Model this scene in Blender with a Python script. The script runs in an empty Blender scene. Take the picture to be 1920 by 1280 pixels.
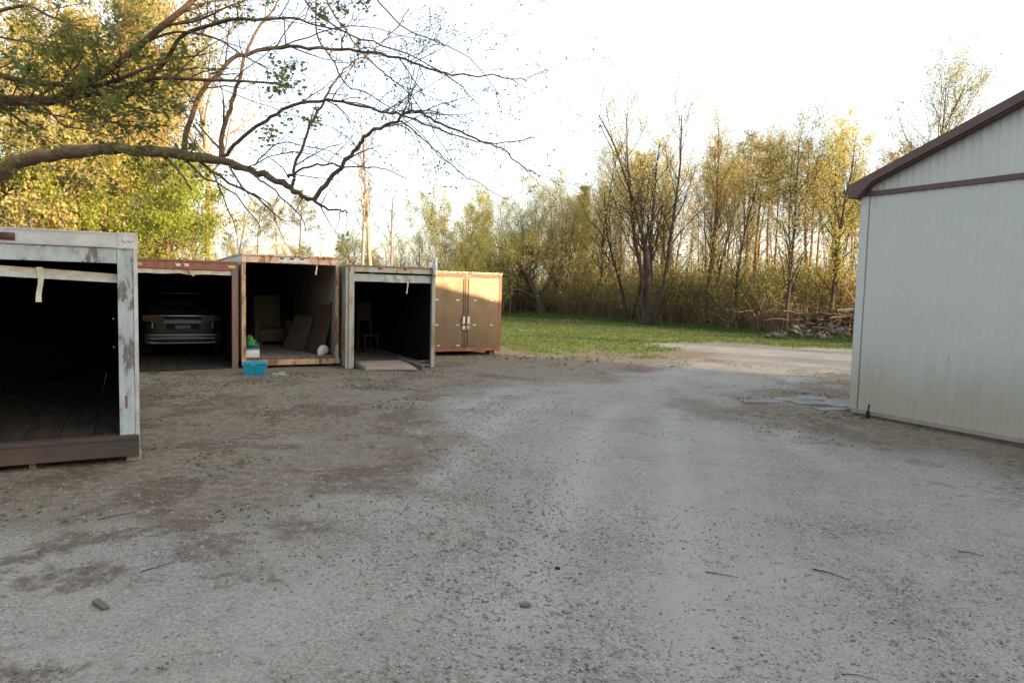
import bpy, bmesh, math, random
import numpy as np
from mathutils import Vector, Matrix
R = math.radians
S = bpy.context.scene
COL = S.collection

# ---------------------------------------------------------------- camera, sky, sun, exposure
EYE = 1.85
cam_d = bpy.data.cameras.new('camera'); cam = bpy.data.objects.new('camera', cam_d); COL.objects.link(cam)
cam_d.sensor_width = 36; cam_d.lens = 1300/1920*36; cam_d.clip_start = .05; cam_d.clip_end = 3000
cam.location = (0, 0, EYE)
cam.matrix_world = Matrix.Translation((0, 0, EYE)) @ Matrix.Rotation(R(90-4.18), 4, 'X') @ Matrix.Rotation(0.025, 4, 'Z')
S.camera = cam
VEIL = (2.15, 2.08, 2.0)
SUN_EL, SUN_AZ = 9.6, -25.0          # azimuth counted from +X (right) towards +Y (away)
W = bpy.data.worlds.new('World'); S.world = W; W.use_nodes = True
nt = W.node_tree; nt.nodes.clear()
sky = nt.nodes.new('ShaderNodeTexSky'); sky.sky_type = 'NISHITA'; sky.sun_disc = False
sky.sun_elevation = R(SUN_EL); sky.sun_rotation = R(90-SUN_AZ)
sky.air_density = 1.0; sky.dust_density = 4.0; sky.ozone_density = 1.6; sky.altitude = 100
bg = nt.nodes.new('ShaderNodeBackground'); bg.inputs['Strength'].default_value = .15
wo = nt.nodes.new('ShaderNodeOutputWorld')
veil = nt.nodes.new('ShaderNodeVectorMath'); veil.operation = 'ADD'; veil.inputs[1].default_value = VEIL   # even thin high cloud over the whole sky
nt.links.new(sky.outputs[0], veil.inputs[0]); nt.links.new(veil.outputs[0], bg.inputs['Color']); nt.links.new(bg.outputs[0], wo.inputs['Surface'])
sd = bpy.data.lights.new('sun', 'SUN'); sd.energy = 5.0; sd.angle = R(.6); sd.color = (1, .70, .40)
sun = bpy.data.objects.new('sun', sd); COL.objects.link(sun)
sv = Vector((math.cos(R(SUN_AZ))*math.cos(R(SUN_EL)), math.sin(R(SUN_AZ))*math.cos(R(SUN_EL)), math.sin(R(SUN_EL))))
sun.rotation_euler = sv.to_track_quat('Z', 'Y').to_euler()
S.view_settings.view_transform = 'Standard'; S.view_settings.look = 'None'
S.view_settings.gamma = 1; S.view_settings.use_curve_mapping = False
S.view_settings.exposure = 1.42

# ---------------------------------------------------------------- baked world coordinates (metres)
MAIN = [[(-9.14,9.2,1.52,0.2),(-7.8,9.08,2.45,0.1771),(-6.57,8.95,3.2,0.1602),(-6.08,8.83,3.35,0.1449),(-5.4,8.71,3.44,0.1307),(-4.67,8.58,3.46,0.1171),(-4.03,8.46,3.38,0.1041),(-3.59,8.34,3.3,0.0915),(-3.1,8.22,3.18,0.0793),(-2.69,8.09,3.01,0.0674),(-2.46,7.97,2.89,0.0557),(-2.25,7.85,2.79,0.0443),(-2.03,7.72,2.7,0.033),(-1.82,7.6,2.65,0.022)]]
BARE = [[(-3.99,8.45,3.37,0.045),(-3.92,8.38,3.68,0.04),(-3.72,8.33,4.09,0.0363),(-3.57,8.28,4.22,0.0329),(-3.24,8.22,4.47,0.0298),(-2.79,8.12,4.54,0.0268),(-2.47,7.99,4.52,0.024),(-1.97,7.83,4.44,0.0212),(-1.57,7.64,4.36,0.0186),(-1.2,7.47,4.24,0.0159),(-0.9,7.34,4.11,0.0134),(-0.68,7.27,4.04,0.0109),(-0.16,7.27,4.03,0.0084),(0.07,7.33,4.01,0.006)],[(-3.51,8.32,3.28,0.048),(-3.54,8.44,3.34,0.0412),(-3.56,8.52,3.63,0.0361),(-3.47,8.53,3.94,0.0316),(-3.35,8.48,4.25,0.0273),(-3.28,8.49,4.53,0.0233),(-3.19,8.63,4.89,0.0194),(-3.06,8.9,5.28,0.0156),(-2.99,9.21,5.71,0.012)],[(-3.54,8.45,3.39,0.035),(-3.45,8.37,3.38,0.031),(-3.2,8.26,3.58,0.0281),(-2.83,8.12,3.76,0.0254),(-2.52,7.96,3.87,0.023),(-2.1,7.8,3.88,0.0206),(-1.83,7.69,3.83,0.0183),(-1.48,7.62,3.74,0.0162),(-1.24,7.61,3.7,0.014),(-0.93,7.64,3.6,0.012),(-0.55,7.67,3.48,0.0099),(-0.13,7.66,3.45,0.008),(0.2,7.57,3.49,0.006)],[(-2.59,8.04,2.96,0.028),(-2.54,8.07,3.07,0.0251),(-2.56,8.07,3.17,0.023),(-2.44,8.06,3.44,0.0211),(-2.34,8.07,3.72,0.0193),(-2.23,8.13,3.94,0.0176),(-2.17,8.22,4.15,0.0159),(-2.1,8.36,4.33,0.0144),(-1.99,8.5,4.52,0.0128),(-1.82,8.62,4.66,0.0113),(-1.65,8.68,4.84,0.0099),(-1.48,8.65,5.0,0.0084),(-1.31,8.55,5.19,0.007)],[(-2.27,7.86,2.8,0.036),(-2.06,7.8,3.04,0.0324),(-1.9,7.75,3.2,0.0297),(-1.75,7.71,3.35,0.0273),(-1.66,7.66,3.46,0.025),(-1.51,7.58,3.54,0.0228),(-1.33,7.48,3.58,0.0208),(-1.12,7.34,3.68,0.0188),(-1.0,7.18,3.63,0.0168),(-0.82,7.02,3.51,0.0149),(-0.55,6.87,3.37,0.0131),(-0.34,6.76,3.27,0.0113),(-0.15,6.71,3.19,0.0095),(0.07,6.72,3.02,0.0077),(0.19,6.78,2.97,0.006)],[(-1.31,7.47,3.59,0.014),(-1.21,7.41,3.58,0.0116),(-1.03,7.26,3.43,0.0098),(-0.76,7.0,3.18,0.0083),(-0.52,6.82,2.97,0.0068),(-0.29,6.89,2.85,0.0054),(-0.07,7.09,2.76,0.004)],[(-2.55,8.07,3.11,0.022),(-2.61,8.01,3.08,0.0186),(-2.38,7.86,3.15,0.0161),(-2.13,7.69,3.17,0.0139),(-1.87,7.63,3.15,0.0118),(-1.63,7.72,3.16,0.0098),(-1.46,7.87,3.16,0.0079),(-1.25,7.87,3.07,0.006)],[(-4.08,8.47,3.39,0.022),(-3.75,8.38,3.12,0.0164),(-3.32,8.13,2.93,0.0122),(-2.88,7.69,2.6,0.0085),(-2.8,7.75,2.42,0.005)],[(-3.85,8.41,3.35,0.028),(-3.53,8.36,3.12,0.0207),(-2.98,8.08,2.84,0.0154),(-2.74,7.97,2.65,0.0105),(-2.72,8.31,2.6,0.006)],[(-3.26,8.26,3.22,0.022),(-2.99,8.1,3.09,0.0164),(-2.7,7.85,2.9,0.0122),(-2.44,7.99,2.64,0.0085),(-2.43,8.1,2.46,0.005)],[(-3.61,8.37,3.18,0.014),(-3.45,8.38,2.78,0.0098),(-3.18,7.99,2.43,0.0068),(-3.19,8.07,2.23,0.004)],[(-4.4,8.53,3.43,0.03),(-4.16,8.5,3.28,0.0209),(-3.79,8.08,3.01,0.0141),(-3.74,8.11,2.9,0.008)],[(-3.39,8.29,3.25,0.018),(-3.14,8.07,2.95,0.0126),(-2.84,8.0,2.78,0.0086),(-2.74,8.24,2.44,0.005)],[(-3.1,8.22,3.18,0.012),(-3.08,8.15,3.21,0.0098),(-2.73,8.03,3.33,0.0082),(-2.38,7.69,3.3,0.0067),(-2.01,7.4,3.17,0.0053),(-1.75,7.51,3.08,0.004)],[(-3.02,8.13,3.23,0.012),(-2.72,8.0,3.44,0.0094),(-2.38,7.7,3.38,0.0074),(-1.8,7.22,3.18,0.0056),(-1.47,7.23,2.99,0.004)],[(-2.45,8.6,5.4,0.018),(-2.4,8.42,4.83,0.0147),(-2.18,8.24,4.49,0.0122),(-1.91,7.91,4.08,0.01),(-1.53,7.47,3.86,0.0079),(-1.03,7.17,3.47,0.0059),(-0.75,7.17,3.16,0.004)],[(-2.35,8.4,5.31,0.016),(-2.0,8.19,4.76,0.0127),(-1.67,7.93,4.37,0.0102),(-1.29,7.45,4.0,0.008),(-0.98,7.01,3.66,0.006),(-0.63,6.97,3.12,0.004)],[(-2.54,8.2,5.23,0.018),(-2.23,7.95,4.84,0.0141),(-1.67,7.58,4.48,0.0113),(-1.18,7.37,4.27,0.0087),(-0.68,7.42,4.03,0.0063),(-0.39,7.33,3.74,0.004)],[(-1.79,8.4,5.39,0.014),(-1.41,8.07,4.85,0.0107),(-0.99,7.64,4.52,0.0083),(-0.53,7.59,4.31,0.0061),(-0.18,7.53,3.91,0.004)],[(-3.63,8.3,4.17,0.01),(-3.62,8.14,4.17,0.0081),(-3.08,7.85,3.92,0.0066),(-2.39,7.72,3.68,0.0053),(-1.95,7.85,3.55,0.0041),(-1.65,7.85,3.26,0.003)],[(-2.76,8.11,4.54,0.012),(-2.21,7.9,4.65,0.009),(-1.67,7.6,4.61,0.0068),(-1.23,7.68,4.54,0.0049),(-0.66,7.74,4.46,0.003)]]
LEAFY = [[(-5.95,6.4,3.17,0.06),(-5.05,6.38,3.38,0.0541),(-4.67,6.38,3.44,0.0498),(-4.34,6.39,3.45,0.0459),(-4.13,6.35,3.46,0.0422),(-3.94,6.27,3.53,0.0387),(-3.66,6.14,3.59,0.0354),(-3.37,5.99,3.68,0.0321),(-3.1,5.86,3.8,0.029),(-2.89,5.8,3.93,0.0259),(-2.7,5.84,4.12,0.0229),(-2.56,5.97,4.38,0.02)],[(-5.72,6.5,3.82,0.04),(-4.98,6.42,3.72,0.0339),(-4.65,6.36,3.66,0.0294),(-4.33,6.26,3.58,0.0254),(-3.8,6.06,3.51,0.0216),(-3.39,5.79,3.45,0.018),(-3.06,5.56,3.45,0.0146),(-2.87,5.48,3.49,0.0112),(-2.73,5.57,3.59,0.008)],[(-4.13,6.35,3.46,0.03),(-3.77,6.27,3.49,0.0253),(-3.47,6.16,3.52,0.0218),(-3.13,5.97,3.54,0.0186),(-2.86,5.73,3.49,0.0156),(-2.47,5.54,3.43,0.0128),(-2.16,5.48,3.41,0.0101),(-1.91,5.56,3.42,0.0075),(-1.8,5.68,3.42,0.005)],[(-4.13,6.35,3.46,0.018),(-3.94,6.23,3.37,0.0144),(-3.64,5.99,3.26,0.0118),(-3.38,5.91,3.17,0.0094),(-3.27,6.09,3.18,0.0071),(-3.1,6.13,3.19,0.005)],[(-3.5,6.17,3.52,0.026),(-3.46,6.14,3.4,0.0228),(-3.09,6.11,3.68,0.0205),(-2.95,6.02,3.78,0.0184),(-2.77,5.89,3.89,0.0164),(-2.42,5.73,3.93,0.0145),(-2.21,5.6,3.92,0.0127),(-2.05,5.56,3.9,0.011),(-1.78,5.61,3.94,0.0093),(-1.67,5.73,3.94,0.0076),(-1.46,5.85,3.94,0.006)],[(-4.95,6.4,4.14,0.02),(-4.35,6.24,4.22,0.0151),(-3.9,5.91,4.02,0.0114),(-3.36,5.39,3.75,0.0081),(-3.11,5.37,3.58,0.005)],[(-3.1,5.86,3.8,0.012),(-2.77,5.75,3.86,0.0094),(-2.35,5.48,3.73,0.0074),(-1.97,5.02,3.47,0.0056),(-1.79,5.06,3.38,0.004)],[(-4.34,6.39,3.45,0.012),(-4.14,6.3,3.31,0.0094),(-3.84,5.98,3.15,0.0074),(-3.52,5.83,3.08,0.0056),(-3.43,6.13,3.08,0.004)],[(-4.8,6.36,4.16,0.014),(-4.74,6.3,4.01,0.0112),(-4.17,6.09,3.86,0.0092),(-3.63,5.82,3.74,0.0074),(-3.33,5.83,3.88,0.0056),(-3.25,6.09,4.15,0.004)],[(-2.89,5.8,3.93,0.012),(-2.57,5.69,3.93,0.0087),(-2.17,5.35,3.92,0.0062),(-2.03,5.72,4.16,0.004)]]
GRAVEL = [(-3.09,2.06),(-4.96,3.79),(-3.73,4.5),(-2.65,5.16),(-1.58,5.71),(-1.38,6.95),(-1.4,9.17),(-0.84,12.31),(0.48,14.79),(2.9,16.95),(5.49,19.68),(5.85,22.95),(4.68,26.36),(6.27,28.06),(9.07,26.73),(13.95,26.22),(22.39,25.45),(18.17,20.62),(8.56,17.26),(5.54,14.54),(4.03,12.61),(3.75,10.91),(4.48,9.54),(5.1,8.34),(5.5,7.28),(6.27,5.5),(3.04,2.25)]
#RIM = [(-4.67,6.25),(-3.66,6.72)]
#DR = [(-3.27,15.38),(-2.13,15.62),(-2.82,17.89),(-4.32,18.38),(-2.08,16.07),(-5.31,14.63),(5.7,11.04),(4.58,12.51),(5.0,12.33),(5.95,12.73),(5.56,11.31),(-2.33,3.87),(2.22,4.65),(0.15,4.03),(1.43,4.51),(9.5,182.0),(14.71,36.08),(17.81,37.35),(12.73,37.64)]

OFFTREES = [(27,16,9,'tallB'),(33,12,10,'wisp'),(40,20,11,'wisp2'),(36,2,12,'spread2'),(30,-9,10,'goldA'),(22,-16,11,'goldB'),(52,26,12,'tallA')]


# ---------------------------------------------------------------- object helpers
def tag(o, label=None, cat=None, group=None, kind=None):
    if label: o['label'] = label
    if cat: o['category'] = cat
    if group: o['group'] = group
    if kind: o['kind'] = kind
    return o
def empty(name, loc=(0, 0, 0), rz=0, label=None, cat=None, group=None):
    o = bpy.data.objects.new(name, None); COL.objects.link(o)
    o.empty_display_size = .2; o.location = loc; o.rotation_euler = (0, 0, rz)
    return tag(o, label, cat, group)
def link(name, me, mat=None, parent=None, smooth=False):
    o = bpy.data.objects.new(name, me); COL.objects.link(o)
    if mat: me.materials.append(mat)
    if parent: o.parent = parent
    if smooth: me.polygons.foreach_set('use_smooth', [True]*len(me.polygons))
    return o
def mesh_np(name, V, F):
    V = np.asarray(V, dtype=np.float32); F = np.asarray(F, dtype=np.int32)
    me = bpy.data.meshes.new(name); k = F.shape[1]
    me.vertices.add(len(V)); me.vertices.foreach_set('co', V.ravel())
    me.loops.add(F.size); me.loops.foreach_set('vertex_index', F.ravel())
    me.polygons.add(len(F)); me.polygons.foreach_set('loop_start', np.arange(len(F), dtype=np.int32)*k)
    me.polygons.foreach_set('loop_total', np.full(len(F), k, dtype=np.int32))
    me.update(calc_edges=True); me.validate(); return me
def copy_tree(root, **kw):
    c = root.copy(); COL.objects.link(c)
    for ch in list(root.children):
        d = ch.copy(); COL.objects.link(d); d.parent = c
        for g in ch.children:
            e = g.copy(); COL.objects.link(e); e.parent = d
    return c
class MB:
    """collects solid shapes in one bmesh"""
    def __init__(s): s.bm = bmesh.new()
    def box(s, x0, x1, y0, y1, z0, z1, M=None, bev=0.0):
        r = bmesh.ops.create_cube(s.bm, size=1)['verts']
        T = Matrix.Translation(((x0+x1)/2, (y0+y1)/2, (z0+z1)/2)) @ Matrix.Diagonal((abs(x1-x0), abs(y1-y0), abs(z1-z0), 1))
        if M: T = M @ T
        bmesh.ops.transform(s.bm, matrix=T, verts=r)
        if bev:
            es = list({e for v in r for e in v.link_edges})
            bmesh.ops.bevel(s.bm, geom=es, offset=bev, segments=2, affect='EDGES', profile=.6)
        return s
    def cyl(s, p0, p1, r0, r1=None, n=12):
        p0, p1 = Vector(p0), Vector(p1); r1 = r0 if r1 is None else r1
        L = (p1-p0).length
        T = Matrix.Translation((p0+p1)/2) @ (p1-p0).to_track_quat('Z', 'Y').to_matrix().to_4x4()
        bmesh.ops.create_cone(s.bm, cap_ends=True, segments=n, radius1=r0, radius2=r1, depth=L, matrix=T); return s
    def tube(s, pts, r, n=6):
        for a, b in zip(pts[:-1], pts[1:]):
            s.cyl(a, b, r, r, n)
        return s
    def prism(s, poly, axis, a, b):
        """poly = list of 2-D points, extruded along axis ('x','y','z') from a to b"""
        def P(q, t):
            return {'x': (t, q[0], q[1]), 'y': (q[0], t, q[1]), 'z': (q[0], q[1], t)}[axis]
        A = [s.bm.verts.new(P(q, a)) for q in poly]; B = [s.bm.verts.new(P(q, b)) for q in poly]
        n = len(poly); s.bm.faces.new(A[::-1]); s.bm.faces.new(B)
        for i in range(n): s.bm.faces.new((A[i], A[(i+1) % n], B[(i+1) % n], B[i]))
        return s
    def ball(s, c, sc, sub=2, jit=0, rng=None):
        r = bmesh.ops.create_icosphere(s.bm, subdivisions=sub, radius=1)['verts']
        for v in r:
            k = 1 + (rng.uniform(-jit, jit) if jit else 0)
            v.co = Vector((v.co.x*sc[0]*k+c[0], v.co.y*sc[1]*k+c[1], v.co.z*sc[2]*k+c[2]))
        return s
    def obj(s, name, mat, parent=None, smooth=False, label=None):
        bmesh.ops.recalc_face_normals(s.bm, faces=s.bm.faces)
        me = bpy.data.meshes.new(name); s.bm.to_mesh(me); s.bm.free()
        o = link(name, me, mat, parent, smooth)
        if smooth and hasattr(me, 'set_sharp_from_angle'): me.set_sharp_from_angle(angle=R(35))
        if label: o['label'] = label
        return o

# ---------------------------------------------------------------- numpy noise
_rs = np.random.RandomState(11); _T = _rs.rand(256, 256)
def vnoise(x, y, s=1.0, o=0):
    x = np.asarray(x)*s + 17.3*o + 1000; y = np.asarray(y)*s + 31.7*o + 1000
    xi = np.floor(x).astype(int); yi = np.floor(y).astype(int); fx = x-xi; fy = y-yi
    fx = fx*fx*(3-2*fx); fy = fy*fy*(3-2*fy)
    a = _T[xi % 256, yi % 256]; b = _T[(xi+1) % 256, yi % 256]; c = _T[xi % 256, (yi+1) % 256]; d = _T[(xi+1) % 256, (yi+1) % 256]
    return (a*(1-fx)+b*fx)*(1-fy)+(c*(1-fx)+d*fx)*fy
def fbm(x, y, s=1.0, o=0, n=4):
    t = 0; a = .5
    for k in range(n): t = t + a*vnoise(x, y, s*2**k, o+k*3); a *= .5
    return t/(1-.5**n)
def sdist(poly, X, Y):
    """signed distance to polygon, positive inside"""
    P = np.array(poly); n = len(P); d = np.full(X.shape, 1e9); ins = np.zeros(X.shape, bool)
    for i in range(n):
        ax, ay = P[i]; bx, by = P[(i+1) % n]; ex, ey = bx-ax, by-ay
        t = np.clip(((X-ax)*ex+(Y-ay)*ey)/(ex*ex+ey*ey+1e-9), 0, 1)
        d = np.minimum(d, np.hypot(X-ax-t*ex, Y-ay-t*ey))
        c = ((ay > Y) != (by > Y)) & (X < (bx-ax)*(Y-ay)/((by-ay) if by != ay else 1e-9)+ax); ins ^= c
    return np.where(ins, d, -d)

# ---------------------------------------------------------------- materials
def NM(name):
    m = bpy.data.materials.new(name); m.use_nodes = True; t = m.node_tree
    return m, t, t.nodes['Principled BSDF'], t.nodes['Material Output']
def nn(t, kind, **kw):
    n = t.nodes.new(kind)
    for k, v in kw.items():
        if k in n.inputs.keys(): n.inputs[k].default_value = v
        else: setattr(n, k, v)
    return n
def coords(t, scale=(1, 1, 1), obj=True, geo=False):
    if geo: src = nn(t, 'ShaderNodeNewGeometry').outputs['Position']
    else: src = nn(t, 'ShaderNodeTexCoord').outputs['Object']
    mp = nn(t, 'ShaderNodeMapping'); mp.inputs['Scale'].default_value = scale
    t.links.new(src, mp.inputs['Vector']); return mp.outputs[0]
def noise(t, vec, scale, detail=5, rough=.6, dist=0):
    n = nn(t, 'ShaderNodeTexNoise'); n.inputs['Scale'].default_value = scale; n.inputs['Detail'].default_value = detail
    n.inputs['Roughness'].default_value = rough; n.inputs['Distortion'].default_value = dist
    t.links.new(vec, n.inputs['Vector']); return n.outputs['Fac']
def ramp(t, fac, a, b, ca=(0, 0, 0, 1), cb=(1, 1, 1, 1)):
    r = nn(t, 'ShaderNodeValToRGB'); e = r.color_ramp.elements
    e[0].position = a; e[0].color = ca; e[1].position = b; e[1].color = cb
    t.links.new(fac, r.inputs[0]); return r.outputs[0]
def mix(t, fac, a, b, mode='MIX'):
    m = nn(t, 'ShaderNodeMix', data_type='RGBA', blend_type=mode)
    for sock, v in ((m.inputs[0], fac), (m.inputs[6], a), (m.inputs[7], b)):
        if hasattr(v, 'is_linked'): t.links.new(v, sock)
        elif isinstance(v, (int, float)): sock.default_value = v
        else: sock.default_value = (*v, 1) if len(v) == 3 else v
    return m.outputs[2]
def bump(t, b, h, strength=.3, dist=.01):
    n = nn(t, 'ShaderNodeBump'); n.inputs['Strength'].default_value = strength; n.inputs['Distance'].default_value = dist
    t.links.new(h, n.inputs['Height']); t.links.new(n.outputs[0], b.inputs['Normal'])
def plain(name, c, rough=.7, metal=0, c2=None, sc=6, lo=.35, hi=.65, stretch=(1, 1, 1), bmp=0, spec=.5, bsc=40, geo=False):
    m, t, b, o = NM(name); v = coords(t, stretch, geo=geo)
    b.inputs['Roughness'].default_value = rough; b.inputs['Metallic'].default_value = metal
    b.inputs['Specular IOR Level'].default_value = spec
    c2 = c2 or tuple(x*.7 for x in c)
    f = ramp(t, noise(t, v, sc), lo, hi); col = mix(t, f, c, c2)
    fine = ramp(t, noise(t, v, sc*9, 3), .3, .75, (.82, .82, .82, 1), (1.1, 1.1, 1.1, 1))
    col = mix(t, 1.0, col, fine, 'MULTIPLY'); t.links.new(col, b.inputs['Base Color'])
    if bmp: bump(t, b, noise(t, v, bsc, 4), bmp, .01)
    return m
def peeling(name, paint, rust, amount=.5, rust2=None, sc=5, stretch=(1, 1, .35), rough=.6, soft=.03, metal=0):
    """painted steel with flaking patches and rust bleeding out of them"""
    m, t, b, o = NM(name); v = coords(t, stretch)
    n1 = noise(t, v, sc, 8, .68, .3); n2 = noise(t, v, sc*4.3, 6, .6)
    f = ramp(t, n1, 1-amount-soft, 1-amount+soft)
    halo = ramp(t, n1, 1-amount-.14, 1-amount)
    rc = mix(t, ramp(t, n2, .35, .65), rust, rust2 or tuple(x*.45 for x in rust))
    pc = mix(t, ramp(t, n2, .3, .7), paint, tuple(x*.82 for x in paint))
    pc = mix(t, 0.0, pc, rust); mm = t.nodes[-1]
    hm = nn(t, 'ShaderNodeMath', operation='MULTIPLY'); t.links.new(halo, hm.inputs[0]); hm.inputs[1].default_value = .45
    t.links.new(hm.outputs[0], mm.inputs[0])
    col = mix(t, f, pc, rc); t.links.new(col, b.inputs['Base Color'])
    b.inputs['Roughness'].default_value = rough; b.inputs['Metallic'].default_value = metal
    inv = nn(t, 'ShaderNodeMath', operation='SUBTRACT'); inv.inputs[0].default_value = 1; t.links.new(f, inv.inputs[1])
    ad = nn(t, 'ShaderNodeMath', operation='ADD'); t.links.new(inv.outputs[0], ad.inputs[0]); t.links.new(n2, ad.inputs[1])
    bump(t, b, ad.outputs[0], .35, .004)
    return m
def leafmat(name, c1, c2, sc=.5, trans=.45, c3=None):
    m, t, b, o = NM(name)
    v = coords(t, geo=True)
    col = mix(t, ramp(t, noise(t, v, sc, 3), .38, .62), c1, c2)
    col = mix(t, ramp(t, noise(t, v, 7.0, 2), .45, .75), col, c3 or tuple(x*.6 for x in c2))
    b.inputs['Roughness'].default_value = .6; b.inputs['Specular IOR Level'].default_value = .25
    t.links.new(col, b.inputs['Base Color'])
    tr = nn(t, 'ShaderNodeBsdfTranslucent'); t.links.new(col, tr.inputs['Color'])
    mx = nn(t, 'ShaderNodeMixShader'); mx.inputs[0].default_value = trans
    t.links.new(b.outputs[0], mx.inputs[1]); t.links.new(tr.outputs[0], mx.inputs[2]); t.links.new(mx.outputs[0], o.inputs['Surface'])
    return m
def barkmat(name, c, c2, sc=6, bmp=.8, stretch=(1, 1, .25)):
    m, t, b, o = NM(name); v = coords(t, stretch)
    n = noise(t, v, sc*2, 6, .7, .5); col = mix(t, ramp(t, n, .35, .65), c, c2)
    big = noise(t, coords(t), .9, 2); col = mix(t, ramp(t, big, .35, .7), col, tuple(x*.62 for x in c))
    t.links.new(col, b.inputs['Base Color']); b.inputs['Roughness'].default_value = .9; b.inputs['Specular IOR Level'].default_value = .2
    bump(t, b, n, bmp, .03); return m

M = {}
M['bark_grey'] = barkmat('bark_grey', (.17, .135, .10), (.08, .062, .048))
M['bark_brown'] = barkmat('bark_brown', (.21, .14, .09), (.09, .06, .042))
M['bark_limb'] = barkmat('bark_limb', (.20, .13, .08), (.045, .032, .024), 6, 1.0, (.55, 1.6, 1.6))
M['bark_twig'] = barkmat('bark_twig', (.11, .085, .09), (.06, .045, .05), 8, .4, (1, 1, 1))
M['bark_dark'] = barkmat('bark_dark', (.085, .066, .052), (.045, .035, .028))
M['bark_pale'] = barkmat('bark_pale', (.42, .36, .29), (.20, .16, .13), 4)
M['bark_pine'] = barkmat('bark_pine', (.36, .20, .11), (.16, .095, .06))
M['leaf_gold'] = leafmat('leaf_gold', (.44, .33, .12), (.35, .34, .10), .35)
M['leaf_lime'] = leafmat('leaf_lime', (.32, .37, .06), (.22, .29, .05), .6)
M['leaf_spring'] = leafmat('leaf_spring', (.58, .55, .17), (.62, .48, .15), .25)
M['leaf_olive'] = leafmat('leaf_olive', (.48, .45, .14), (.40, .42, .13), .3)
M['leaf_yellow'] = leafmat('leaf_yellow', (.70, .60, .18), (.58, .54, .16), .5)
M['leaf_pine'] = leafmat('leaf_pine', (.24, .26, .08), (.36, .29, .10), .3, .4)
M['leaf_maple'] = leafmat('leaf_maple', (.12, .165, .035), (.20, .19, .045), 2.0, .45, (.06, .09, .025))
M['leaf_bud'] = leafmat('leaf_bud', (.13, .08, .06), (.12, .10, .05), 3.0, .2)
M['stem_tan'] = barkmat('stem_tan', (.36, .25, .15), (.17, .115, .075))
M['leaf_brush'] = leafmat('leaf_brush', (.62, .52, .13), (.42, .45, .10), .3)
M['grass'] = leafmat('grass', (.060, .13, .030), (.11, .15, .035), .8, .35)
M['weed'] = leafmat('weed', (.06, .12, .035), (.09, .12, .03), 2, .35)
M['litter'] = plain('litter', (.19, .11, .07), .9, c2=(.085, .05, .036), sc=.9, geo=True)
M['litter_pale'] = plain('litter_pale', (.34, .29, .20), .9, c2=(.2, .15, .1), sc=.9, geo=True)
M['pebble'] = plain('pebble', (.30, .295, .27), .85, c2=(.13, .125, .115), sc=9, lo=.4, hi=.6, geo=True)
M['pebble_pale'] = plain('pebble_pale', (.42, .41, .38), .8, c2=(.28, .27, .25), sc=9, geo=True)
M['rock'] = plain('rock', (.13, .12, .105), .95, c2=(.055, .05, .045), sc=3, bmp=.6, bsc=12, geo=True)
M['red_rock'] = plain('red_rock', (.19, .13, .11), .9, c2=(.12, .08, .07), sc=9, bmp=.4)
M['slab'] = plain('slab', (.24, .238, .222), .95, c2=(.15, .148, .138), sc=2.2, bmp=.4, bsc=18, geo=True)
M['brush_wood'] = plain('brush_wood', (.10, .075, .055), .9, c2=(.05, .038, .03), sc=4, bmp=.3)
M['wood_grey'] = plain('wood_grey', (.13, .11, .09), .85, c2=(.07, .06, .05), sc=5, stretch=(1, 1, 1), bmp=.4)
M['ply_ramp'] = plain('ply_ramp', (.33, .27, .22), .8, c2=(.25, .20, .17), sc=3, bmp=.15)
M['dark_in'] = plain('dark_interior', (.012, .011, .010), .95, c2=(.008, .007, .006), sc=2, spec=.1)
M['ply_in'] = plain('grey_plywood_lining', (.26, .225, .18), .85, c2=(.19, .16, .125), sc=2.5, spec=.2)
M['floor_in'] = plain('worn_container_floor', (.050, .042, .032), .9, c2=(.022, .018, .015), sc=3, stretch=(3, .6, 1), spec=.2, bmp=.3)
M['floor_pale'] = plain('pale_plywood_floor', (.20, .165, .13), .85, c2=(.11, .09, .075), sc=3, stretch=(3, .6, 1), bmp=.2)
M['roof_metal'] = plain('roof_metal', (.30, .30, .29), .5, .3, c2=(.2, .19, .18), sc=3)
M['blue_paint'] = peeling('pale_blue_peeling_paint', (.40, .475, .50), (.17, .165, .165), .43, (.09, .08, .08), 6.5, (1, 1, .35), soft=.015)
M['white_paint'] = peeling('chalky_white_paint', (.55, .58, .58), (.20, .13, .10), .36, None, 5, (1, 1, .6), soft=.02)
M['alum'] = plain('dull_aluminium_rail', (.50, .53, .55), .5, .35, c2=(.36, .37, .38), sc=7)
M['cream_rust'] = peeling('cream_paint_over_rust', (.58, .46, .34), (.36, .13, .05), .44, (.16, .06, .03), 6, (1, 1, .5))
M['orange_rust'] = peeling('orange_rusted_steel', (.50, .36, .21), (.30, .12, .05), .47, (.10, .04, .022), 5, (1, 1, .3))
M['red_rust'] = peeling('oxide_red_rusty_frame', (.19, .062, .038), (.28, .13, .07), .42, (.12, .045, .03), 7, (1, 1, .4))
M['brown_rust'] = peeling('brown_rusty_steel', (.14, .10, .08), (.25, .10, .05), .45, (.07, .04, .03), 5)
M['beam'] = plain('dark_brown_steel_beam', (.055, .042, .036), .7, .1, c2=(.09, .06, .045), sc=5, stretch=(.5, 1, 1), bmp=.3)
M['aqua_paint'] = peeling('faded_aqua_paint', (.30, .335, .31), (.28, .17, .09), .45, (.16, .12, .07), 3.2, (1, 1, .45))
M['aqua_panel'] = plain('aqua_grey_door_panel', (.34, .385, .37), .55, .0, c2=(.26, .29, .28), sc=4)
M['cream_dent'] = plain('cream_door_rail', (.52, .50, .42), .6, c2=(.33, .28, .22), sc=5)
M['strap'] = plain('webbing_strap', (.58, .57, .50), .8, c2=(.45, .44, .38), sc=8)
M['red_lens'] = plain('dark_red_lens', (.07, .014, .014), .4, c2=(.05, .012, .012), sc=8)
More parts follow.
